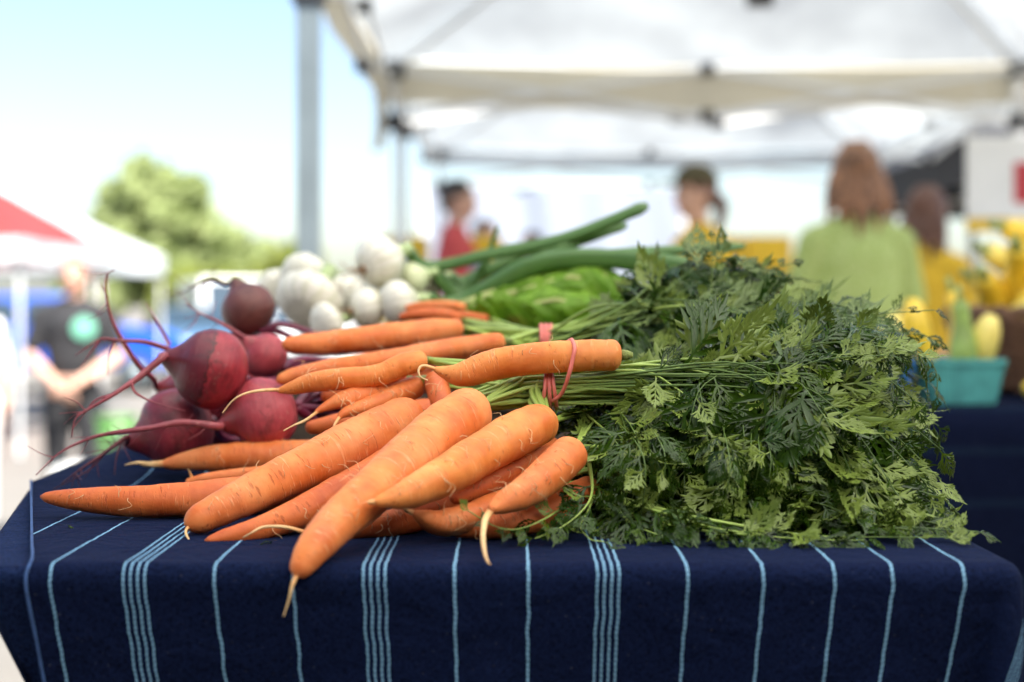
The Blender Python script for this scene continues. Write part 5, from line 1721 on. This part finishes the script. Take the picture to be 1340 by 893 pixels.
def person(label, x, y, H, yaw, shirt, trousers, hair, style='short', arms=None, sleeve=0.55, turn=0.0, fem=False, cap=None, apron=None, badge=None, detail=True):
    """local frame: feet at origin, facing -Y; yaw turns the figure"""
    g = gz(x, y)
    t = thing('person', label, 'person', (x, y, g), 'people at the market', rz=yaw)
    s = H
    hw = 0.090 if fem else 0.108
    hipw = 0.052
    J = dict(neck=Vector((0, 0.004, 0.835)) * s, head=Vector((0, -0.010, 0.928)) * s)
    sh = [Vector((sg * hw, 0.008, 0.790)) * s for sg in (-1, 1)]
    if arms is None:
        el = [Vector((sg * (hw + 0.035), 0.02, 0.63)) * s for sg in (-1, 1)]
        wr = [Vector((sg * (hw + 0.030), -0.035, 0.485)) * s for sg in (-1, 1)]
    else:
        el = [Vector(a[0]) * s for a in arms]; wr = [Vector(a[1]) * s for a in arms]
    hip = [Vector((sg * hipw, 0.0, 0.50)) * s for sg in (-1, 1)]
    kn = [Vector((sg * 0.056, -0.012, 0.275)) * s for sg in (-1, 1)]
    an = [Vector((sg * 0.058, 0.010, 0.045)) * s for sg in (-1, 1)]
    Rz = Matrix.Rotation(turn, 3, 'Z')
    hc = J['head']
    mb = MB()
    # torso
    mb.ell(Vector((0, 0, 0.545)) * s, (0.086 * s, 0.062 * s, 0.075 * s), 18, 12)
    mb.ell(Vector((0, 0, 0.64)) * s, ((0.070 if fem else 0.080) * s, 0.054 * s, 0.10 * s), 18, 12)
    mb.ell(Vector((0, 0.002, 0.745)) * s, ((0.086 if fem else 0.098) * s, 0.060 * s, 0.085 * s), 18, 12)
    mb.tube([Vector((-hw, 0.008, 0.780)) * s, Vector((-hw * 0.5, 0.008, 0.800)) * s, Vector((0, 0.006, 0.814)) * s, Vector((hw * 0.5, 0.008, 0.800)) * s, Vector((hw, 0.008, 0.780)) * s], [0.022 * s, 0.028 * s, 0.034 * s, 0.028 * s, 0.022 * s], 12)
    limb(mb, [Vector((0, 0.008, 0.80)) * s, J['neck'], Vector((0, -0.002, 0.885)) * s], [0.038 * s, 0.031 * s, 0.030 * s])
    # head: cranium, jaw, nose, ears
    mb.ell(hc + Rz @ Vector((0, 0.006, 0.012)) * s, (0.043 * s, 0.054 * s, 0.054 * s), 20, 14)
    mb.ell(hc + Rz @ Vector((0, -0.014, -0.022)) * s, (0.034 * s, 0.036 * s, 0.044 * s), 18, 12)
    mb.ell(hc + Rz @ Vector((0, -0.030, -0.052)) * s, (0.014 * s, 0.013 * s, 0.011 * s), 10, 8)
    mb.tube([hc + Rz @ Vector((0, -0.044, 0.006)) * s, hc + Rz @ Vector((0, -0.058, -0.018)) * s], [0.005 * s, 0.0085 * s], 8)
    for sg in (-1, 1):
        mb.ell(hc + Rz @ Vector((sg * 0.044, 0.010, -0.006)) * s, (0.006 * s, 0.012 * s, 0.018 * s), 10, 8)
    for k in (0, 1):
        limb(mb, [sh[k] - Vector((0, 0, 0.006 * s)), sh[k].lerp(el[k], 0.5), el[k]], [0.026 * s, 0.026 * s, 0.022 * s])
        limb(mb, [el[k], el[k].lerp(wr[k], 0.35), wr[k]], [0.022 * s, 0.023 * s, 0.0145 * s])
        fd = (wr[k] - el[k]).normalized()
        inward = Vector((1 if k == 0 else -1, 0, 0)); inward = (inward - fd * inward.dot(fd)).normalized()
        fw = fd.cross(inward)
        palm = wr[k] + fd * 0.030 * s
        rot = Matrix((inward, fw, fd)).transposed()
        mb.ell(palm, (0.009 * s, 0.023 * s, 0.030 * s), 12, 8, rot)
        if detail:
            for q, (w, L) in enumerate(((-0.017, 0.034), (-0.006, 0.041), (0.005, 0.039), (0.016, 0.030))):
                a0 = wr[k] + fd * 0.050 * s + fw * w * s
                a1 = a0 + fd * L * 0.55 * s + inward * 0.006 * s
                a2 = a1 + fd * L * 0.40 * s + inward * 0.014 * s
                limb(mb, [a0, a1, a2], [0.0056 * s, 0.0052 * s, 0.0042 * s], 8)
            th0 = wr[k] + fd * 0.016 * s - fw * 0.018 * s
            th1 = th0 + fd * 0.020 * s - fw * 0.018 * s + inward * 0.006 * s
            limb(mb, [th0, th1, th1 + fd * 0.020 * s + inward * 0.008 * s], [0.0068 * s, 0.0060 * s, 0.0048 * s], 8)
        limb(mb, [hip[k], hip[k].lerp(kn[k], 0.5), kn[k]], [0.050 * s, 0.044 * s, 0.031 * s])
        limb(mb, [kn[k], kn[k].lerp(an[k], 0.35), an[k]], [0.031 * s, 0.031 * s, 0.019 * s])
        mb.ell(an[k] + Vector((0, -0.028, -0.024)) * s, (0.022 * s, 0.060 * s, 0.020 * s), 12, 8)
    link_mesh('body', solid(mb, 'body', 0.0085), M['skin'], t)
    for sg in (-1, 1):
        mb = MB(); mb.ell(hc + Rz @ Vector((sg * 0.0185, -0.0445, 0.004)) * s, (0.0062 * s, 0.0045 * s, 0.0048 * s), 10, 8); mb.build('eye', M['eye'], t, origin=(0, 0, 0))
    mb = MB(); mb.ell(hc + Rz @ Vector((0, -0.0475, -0.036)) * s, (0.014 * s, 0.004 * s, 0.004 * s), 10, 6); mb.build('mouth', M['red_cotton'], t, origin=(0, 0, 0))
    # shirt
    mb = MB()
    mb.ell(Vector((0, 0, 0.535)) * s, (0.094 * s, 0.071 * s, 0.062 * s), 18, 12)
    mb.ell(Vector((0, 0, 0.64)) * s, ((0.082 if fem else 0.092) * s, 0.064 * s, 0.11 * s), 18, 12)
    mb.ell(Vector((0, 0.002, 0.745)) * s, ((0.096 if fem else 0.108) * s, 0.069 * s, 0.082 * s), 18, 12)
    mb.tube([Vector((-hw - 0.004, 0.008, 0.784)) * s, Vector((-hw * 0.5, 0.008, 0.806)) * s, Vector((0, 0.008, 0.822)) * s, Vector((hw * 0.5, 0.008, 0.806)) * s, Vector((hw + 0.004, 0.008, 0.784)) * s], [0.030 * s, 0.038 * s, 0.044 * s, 0.038 * s, 0.030 * s], 12)
    for k in (0, 1):
        e = sh[k].lerp(el[k], min(1, sleeve * 1.6))
        limb(mb, [sh[k], sh[k].lerp(e, 0.5), e], [0.036 * s, 0.034 * s, 0.034 * s])
    mb.ell(Vector((0, 0.004, 0.70)) * s, ((0.092 if fem else 0.102) * s, 0.066 * s, 0.14 * s), 18, 14)
    me = solid(mb, 'shirt', 0.010, 10)
    link_mesh('shirt', me, M[shirt], t)
    mb = MB()
    mb.ell(Vector((0, 0, 0.505)) * s, (0.091 * s, 0.066 * s, 0.060 * s), 18, 12)
    for k in (0, 1):
        limb(mb, [hip[k], hip[k].lerp(kn[k], 0.5), kn[k], kn[k].lerp(an[k], 0.5), an[k] + Vector((0, 0, 0.01 * s))], [0.056 * s, 0.050 * s, 0.040 * s, 0.036 * s, 0.034 * s])
    link_mesh('trousers', solid(mb, 'trousers', 0.011, 3), M[trousers], t)
    for k in (0, 1):
        mb = MB(); mb.ell(an[k] + Vector((0, -0.030, -0.021)) * s, (0.028 * s, 0.068 * s, 0.024 * s), 16, 10, None, lambda p, d: Vector((p.x, p.y, max(p.z, -0.0235 * s))))
        mb.build('shoe', M['shoe'], t, origin=(0, 0, 0))
    # hair
    mb = MB()
    mb.ell(hc + Rz @ Vector((0, 0.014, 0.022)) * s, (0.048 * s, 0.057 * s, 0.050 * s), 22, 16)
    mb.ell(hc + Rz @ Vector((0, 0.034, -0.004)) * s, (0.042 * s, 0.030 * s, 0.040 * s), 18, 12)
    if style == 'long':
        hr = random.Random(int(H * 1000))
        for q in range(15):
            a = -1.5 + 3.0 * q / 14
            bx, by = sin(a) * 0.040, 0.012 + cos(a) * 0.038
            fl = 1.20 + 0.45 * hr.random()
            end = -0.055 - 0.075 * hr.random()
            pts_ = [hc + Rz @ Vector((bx * 0.5, by * 0.7, 0.064)) * s, hc + Rz @ Vector((bx, by, 0.025)) * s,
                    hc + Rz @ Vector((bx * fl, by * 1.1 + 0.004, -0.040)) * s,
                    hc + Rz @ Vector((bx * (fl + hr.uniform(-0.35, 0.35)) + hr.uniform(-0.008, 0.008), by * 1.05 + 0.012, end)) * s]
            limb(mb, pts_, [0.009 * s, 0.010 * s, 0.010 * s, 0.004 * s], 8)
    elif style == 'tail':
        limb(mb, [hc + Rz @ Vector((0, 0.06, 0.0)) * s, hc + Rz @ Vector((0, 0.085, -0.03)) * s, hc + Rz @ Vector((0, 0.075, -0.10)) * s], [0.014 * s, 0.020 * s, 0.008 * s])
    me = solid(mb, 'hair', 0.006, 1)
    link_mesh('hair', me, M[hair], t)
    if cap:
        mb = MB()
        mb.ell(hc + Rz @ Vector((0, 0.008, 0.034)) * s, (0.054 * s, 0.062 * s, 0.050 * s), 22, 14, None, lambda p, d: Vector((p.x, p.y, max(p.z, -0.008 * s))))
        mb.ell(hc + Rz @ Vector((0, -0.066, 0.026)) * s, (0.040 * s, 0.038 * s, 0.005 * s), 16, 8)
        link_mesh('cap', solid(mb, 'cap', 0.007, 1), M[cap], t)
    if apron:
        mb = MB(); rows = []
        for j in range(9):
            z = (0.44 + 0.30 * j / 8) * s
            wd = (0.095 if j < 5 else 0.095 - 0.012 * (j - 4)) * s
            row = []
            for i in range(9):
                a = (i / 8 * 2 - 1)
                row.append(mb.vert((a * wd, -(0.082 + 0.004 * sin(i * 2.0)) * s * sqrt(max(0.1, 1 - 0.6 * a * a)), z)))
            rows.append(row)
        for j in range(8):
            for i in range(8): mb.face((rows[j][i], rows[j][i + 1], rows[j + 1][i + 1], rows[j + 1][i]))
        mb.build('apron', M[apron], t, origin=(0, 0, 0))
    if badge:
        mb = MB(); c = Vector((0.045, -0.066, 0.745)) * s
        ring_ = []
        ce = mb.vert(c + Vector((0, -0.012, 0)))
        for i in range(24):
            a = 2 * pi * i / 24
            ring_.append(mb.vert(c + Vector((cos(a) * 0.038 * s, -0.008 + 0.018 * s * (cos(a) * 0.4 + 0.2), sin(a) * 0.038 * s))))
        for i in range(24): mb.face((ce, ring_[i], ring_[(i + 1) % 24]))
        mb.build('shirt_print', M[badge], t, origin=(0, 0, 0))
    return t


def xat(px, Y): return (px - PX0) / FPX * Y


work = [((-0.132, -0.02, 0.64), (-0.08, -0.15, 0.60)), ((0.132, -0.02, 0.64), (0.08, -0.15, 0.60))]
clasp = [((-0.150, 0.0, 0.645), (-0.028, -0.125, 0.545)), ((0.150, 0.0, 0.645), (0.028, -0.135, 0.555))]
person('person in black t-shirt with round mint print walking in the sunny lane', xat(97, 8.6), 8.6, 1.74, 0.12, 'black_cotton', 'black_cotton', 'hair_mid', arms=clasp, badge='mint', sleeve=0.45)
person('person in white top cut off by the picture edge beside the blue car', xat(-38, 8.9), 8.9, 1.66, 0.6, 'white_cotton', 'white_cotton', 'hair_mid', 'long', fem=True, arms=None)
person('woman with long reddish brown hair and green dotted knit top seen from behind', xat(1120, 4.7), 4.7, 1.59, pi + 0.12, 'green_knit', 'denim', 'hair_brown', 'long', arms=work, fem=True, sleeve=0.5)
person('person in yellow top with brown hair beyond the green knit top', xat(1214, 5.4), 5.4, 1.50, pi - 0.9, 'yellow_cotton', 'denim', 'hair_mid', 'long', arms=work, fem=True)
person('person with olive cap and dark ponytail bending over yellow crates', xat(912, 6.35), 6.35, 1.66, -1.2, 'yellow_cotton', 'denim', 'hair_mid', 'tail', arms=work, fem=True, cap='olive')
person('man with short dark hair in red shirt and grey apron', xat(598, 8.0), 8.0, 1.76, 1.45, 'red_cotton', 'denim', 'hair_dark', arms=work, apron='grey_cotton')
person('dark haired person in yellow top behind the man in red', xat(634, 9.2), 9.2, 1.60, 0.3, 'yellow_cotton', 'denim', 'hair_dark', arms=work, fem=True)
person('dark haired person bending low before the white sheet wall', xat(696, 9.4), 9.4, 1.53, -0.4, 'grey_cotton', 'denim', 'hair_dark', arms=work)


# ------------------------------------------------------------------ cars
def car(label, x, y, rz, paint, L=4.5, W=1.78, H=1.5, van=False):
    g = gz(x, y)
    t = thing('parked_car', label, 'car', (x, y, g), 'cars parked beyond the lane', rz)
    if van: prof = [(-2.25, 0.35), (-2.25, 1.75), (-2.1, 1.95), (1.1, 1.95), (1.65, 1.15), (2.2, 0.95), (2.25, 0.35)]
    else: prof = [(-2.2, 0.38), (-2.25, 0.75), (-2.15, 0.98), (-1.75, 1.02), (-1.15, 1.43), (0.25, 1.45), (1.0, 1.02), (1.95, 0.88), (2.22, 0.70), (2.22, 0.38)]
    kx, kz = L / 4.5, H / (1.95 if van else 1.45)
    mb = MB(); n = len(prof)
    secs = []
    for wy, k in ((-1, 0.90), (-0.93, 1.0), (0.93, 1.0), (1, 0.90)):
        row = []
        for (px, pz) in prof:
            inw = 1 - 0.16 * max(0, pz - 0.95) / 0.5 if not van else 1 - 0.05 * max(0, pz - 1)
            zz = 0.36 + (pz - 0.36) * (k if abs(wy) == 1 else 1)
            row.append(mb.vert((px * kx * (0.985 if abs(wy) == 1 else 1), wy * W / 2 * inw, zz * kz)))
        secs.append(row)
    for a, b in ((0, 1), (1, 2), (2, 3)):
        for i in range(n): mb.face((secs[a][i], secs[a][(i + 1) % n], secs[b][(i + 1) % n], secs[b][i]), False)
    mb.face(secs[0], False); mb.face(list(reversed(secs[3])), False)
    mb.build('body', M[paint], t, origin=(0, 0, 0))
    for sg in (-1, 1):
        for (x0, x1) in (((-1.35, -0.45), (-0.35, 0.55)) if not van else ((0.2, 1.0),)):
            mb = MB(); z0, z1 = (1.02, 1.36) if not van else (1.2, 1.75)
            yy = sg * W / 2 * (0.945 if not van else 0.985)
            y1 = sg * W / 2 * (0.875 if not van else 0.965)
            sl = 0.16
            q = [mb.vert((x0 * kx, yy, z0 * kz)), mb.vert((x1 * kx + sl * 0.6, yy, z0 * kz)), mb.vert((x1 * kx - sl * 0.5, y1, z1 * kz)), mb.vert((x0 * kx + sl * 0.5, y1, z1 * kz))]
            q2 = [mb.vert(mb.v[i] + Vector((0, sg * 0.02, 0))) for i in q]
            mb.face(q2 if sg < 0 else list(reversed(q2)), False)
            for i in range(4): mb.face((q[i], q[(i + 1) % 4], q2[(i + 1) % 4], q2[i]), False)
            mb.build('side_window', M['glass'], t, origin=(0, 0, 0))
    mb = MB()
    a, b = ((0.30, 1.43), (0.97, 1.06)) if not van else ((1.14, 1.88), (1.60, 1.24))
    nrm = Vector((b[1] - a[1], 0, a[0] - b[0])); nrm = Vector((-nrm.x, 0, -nrm.z)).normalized() * 0.015
    nrm = Vector((abs(nrm.x), 0, abs(nrm.z)))
    q = [mb.vert(Vector((px * kx, sy * W / 2 * f, pz * kz)) + nrm) for (px, pz), sy, f in ((a, -1, 0.78), (b, -1, 0.86), (b, 1, 0.86), (a, 1, 0.78))]
    mb.face(q, False); mb.build('windscreen', M['glass'], t, origin=(0, 0, 0))
    for wx in (-1.35, 1.38):
        for sg in (-1, 1):
            c = Vector((wx * kx, sg * (W / 2 - 0.09), 0.325))
            mb = MB(); mb.tube([c + Vector((0, -0.105, 0)), c + Vector((0, -0.085, 0)), c + Vector((0, 0.085, 0)), c + Vector((0, 0.105, 0))], [0.29, 0.325, 0.325, 0.29], 28)
            w = mb.build('wheel', M['tyre'], t, origin=(0, 0, 0))
            mb = MB(); mb.tube([c + Vector((0, sg * 0.09, 0)), c + Vector((0, sg * 0.118, 0))], [0.20, 0.19], 20); mb.build('rim', M['steel'], w, origin=(0, 0, 0))
    for sg in (-1, 1):
        mb = MB(); mb.ell((2.20 * kx, sg * W * 0.36, 0.70 * kz), (0.05, 0.17, 0.08), 12, 8); mb.build('headlight', M['lamp'], t, origin=(0, 0, 0))
        mb = MB(); mb.ell((-2.22 * kx, sg * W * 0.38, 0.80 * kz), (0.05, 0.12, 0.09), 12, 8); mb.build('tail_light', M['red_print'], t, origin=(0, 0, 0))
    mb = MB(); mb.box((2.22 * kx, 0, 0.45 * kz), (0.10, W * 0.92, 0.16)); mb.build('bumper', M['black_plastic'], t, origin=(0, 0, 0))


car('bright blue car behind the person in black', -8.3, 25.5, 0.25, 'car_blue', 4.9, 1.9, 1.75)
car('slate blue car in the sun beyond the beet roots', -6.35, 29.0, -1.25, 'car_slate', 4.5, 1.8, 1.5)
car('white car half hidden behind the white onions', -4.5, 31.0, -1.35, 'car_white', 4.5, 1.8, 1.5)
car('white delivery van under the trees', -7.4, 37.0, -1.2, 'car_white', 5.2, 1.95, 2.2, van=True)


# ------------------------------------------------------------------ trees
def tree(label, x, y, H, crown, leaf, n=5200, seed=0, lsz=0.20):
    rng = random.Random(seed)
    g = gz(x, y)
    t = thing('tree', label, 'tree', (x, y, g), 'trees beyond the parked cars')
    mb = MB()
    th = H * 0.42
    mb.tube([(x, y, g - 0.1), (x + 0.05, y, g + th * 0.5), (x, y, g + th), (x, y, g + H * 0.8)], [H * 0.035, H * 0.027, H * 0.02, H * 0.006], 12)
    mb.build('trunk', M['bark'], t)
    cl = []
    for (ox, oz, r, k) in crown:
        for q in range(k):
            d = Vector((rng.gauss(0, 1), rng.gauss(0, 1), rng.gauss(0, 0.8))).normalized()
            c = Vector((x + ox, y, g + oz)) + d * r * rng.uniform(0.15, 0.95)
            cl.append((c, r * rng.uniform(0.22, 0.42)))
    for i in range(0, len(cl), 6):
        c, r = cl[i]
        s0 = Vector((x, y, g + th * rng.uniform(0.8, 1.5)))
        mb = MB(); mb.tube([s0, s0.lerp(c, 0.5) + Vector((0, 0, 0.2)), c], [H * 0.011, H * 0.007, 0.012], 7); mb.build('limb', M['bark'], t)
    mb = MB()
    for q in range(n):
        c, r = rng.choice(cl)
        d = Vector((rng.gauss(0, 1), rng.gauss(0, 1), rng.gauss(0, 1))).normalized()
        p = c + d * r * rng.random() ** 0.4
        a = (d + Vector((rng.uniform(-1, 1), rng.uniform(-1, 1), rng.uniform(-.5, 1.0)))).normalized()
        u = a.orthogonal().normalized(); v = a.cross(u); sz = lsz * rng.uniform(0.6, 1.4)
        ids = [mb.vert(p + u * sz), mb.vert(p + v * sz * 0.55), mb.vert(p - u * sz), mb.vert(p - v * sz * 0.55)]
        mb.face(ids)
    mb.build('crown', M[leaf], t)


tree('tall green tree with rounded crown behind the white canopy', -11.2, 44.0, 6.0, [(-0.9, 3.6, 1.5, 34), (0.2, 4.5, 1.5, 34), (0.8, 2.9, 1.8, 34), (-1.3, 2.3, 1.6, 30)], 'tree_leaf', 16000, 1)
tree('lower spreading tree with dense green crown toward the grey post', -8.6, 46.0, 4.6, [(-0.7, 2.9, 1.6, 30), (0.6, 2.5, 1.5, 30), (1.6, 2.0, 1.3, 24)], 'tree_leaf', 13000, 2)
tree('yellowish tree right behind the grey post', -6.6, 43.0, 3.8, [(-0.6, 2.0, 1.1, 24), (0.5, 1.9, 1.2, 24), (0.0, 2.6, 0.9, 16)], 'tree_leaf_light', 9000, 3)
tree('small pale tree beside the yellowish one', -9.2, 41.0, 3.0, [(-0.5, 1.7, 1.0, 20), (0.5, 1.6, 1.1, 22)], 'tree_leaf_light', 7000, 4)

# ------------------------------------------------------------------ things on the lane
t = thing('cooler_box', 'white cooler box with lid standing in the lane', 'cooler', (xat(140, 7.4), 7.4, gz(xat(140, 7.4), 7.4)))
c = t.location
mb = MB(); mb.box(c + Vector((0, 0, 0.24)), (0.44, 0.34, 0.44), taper=0.92); mb.build('tub', M['cooler'], t)
mb = MB(); mb.box(c + Vector((0, 0, 0.49)), (0.47, 0.37, 0.055)); mb.build('lid', M['cooler'], t)
mb = MB(); mb.tube([c + Vector((-0.235, 0, 0.36)), c + Vector((-0.27, 0, 0.42)), c + Vector((-0.27, 0, 0.50)), c + Vector((-0.235, 0, 0.53))], 0.010, 8); mb.build('handle', M['steel'], t)
t = thing('green_bucket', 'bright green bucket on top of the white cooler', 'bucket', c + Vector((0.05, 0, 0.519)))
d = t.location
mb = MB(); mb.tube([d + Vector((0, 0, 0.001)), d + Vector((0, 0, 0.25))], [0.08, 0.105], 24); mb.tube([d + Vector((0, 0, 0.235)), d + Vector((0, 0, 0.255))], [0.112, 0.112], 24); mb.build('pail', M['green_plastic'], t)
mb = MB(); mb.tube([d + Vector((-0.110, 0, 0.24)), d + Vector((-0.10, -0.1, 0.30)), d + Vector((0, -0.13, 0.32)), d + Vector((0.10, -0.1, 0.30)), d + Vector((0.110, 0, 0.24))], 0.004, 6); mb.build('handle', M['steel'], t)
t = thing('black_bin', 'black plastic bin beside the white cooler', 'bin', (xat(196, 6.6), 6.6, gz(xat(196, 6.6), 6.6)))
c = t.location
mb = MB(); mb.tube([c + Vector((0, 0, 0.002)), c + Vector((0, 0, 0.62))], [0.13, 0.17], 24); mb.build('body', M['black_plastic'], t)
mb = MB(); mb.tube([c + Vector((0, 0, 0.60)), c + Vector((0, 0, 0.63)), c + Vector((0, 0, 0.66))], [0.178, 0.178, 0.14], 24); mb.build('lid', M['black_plastic'], t)
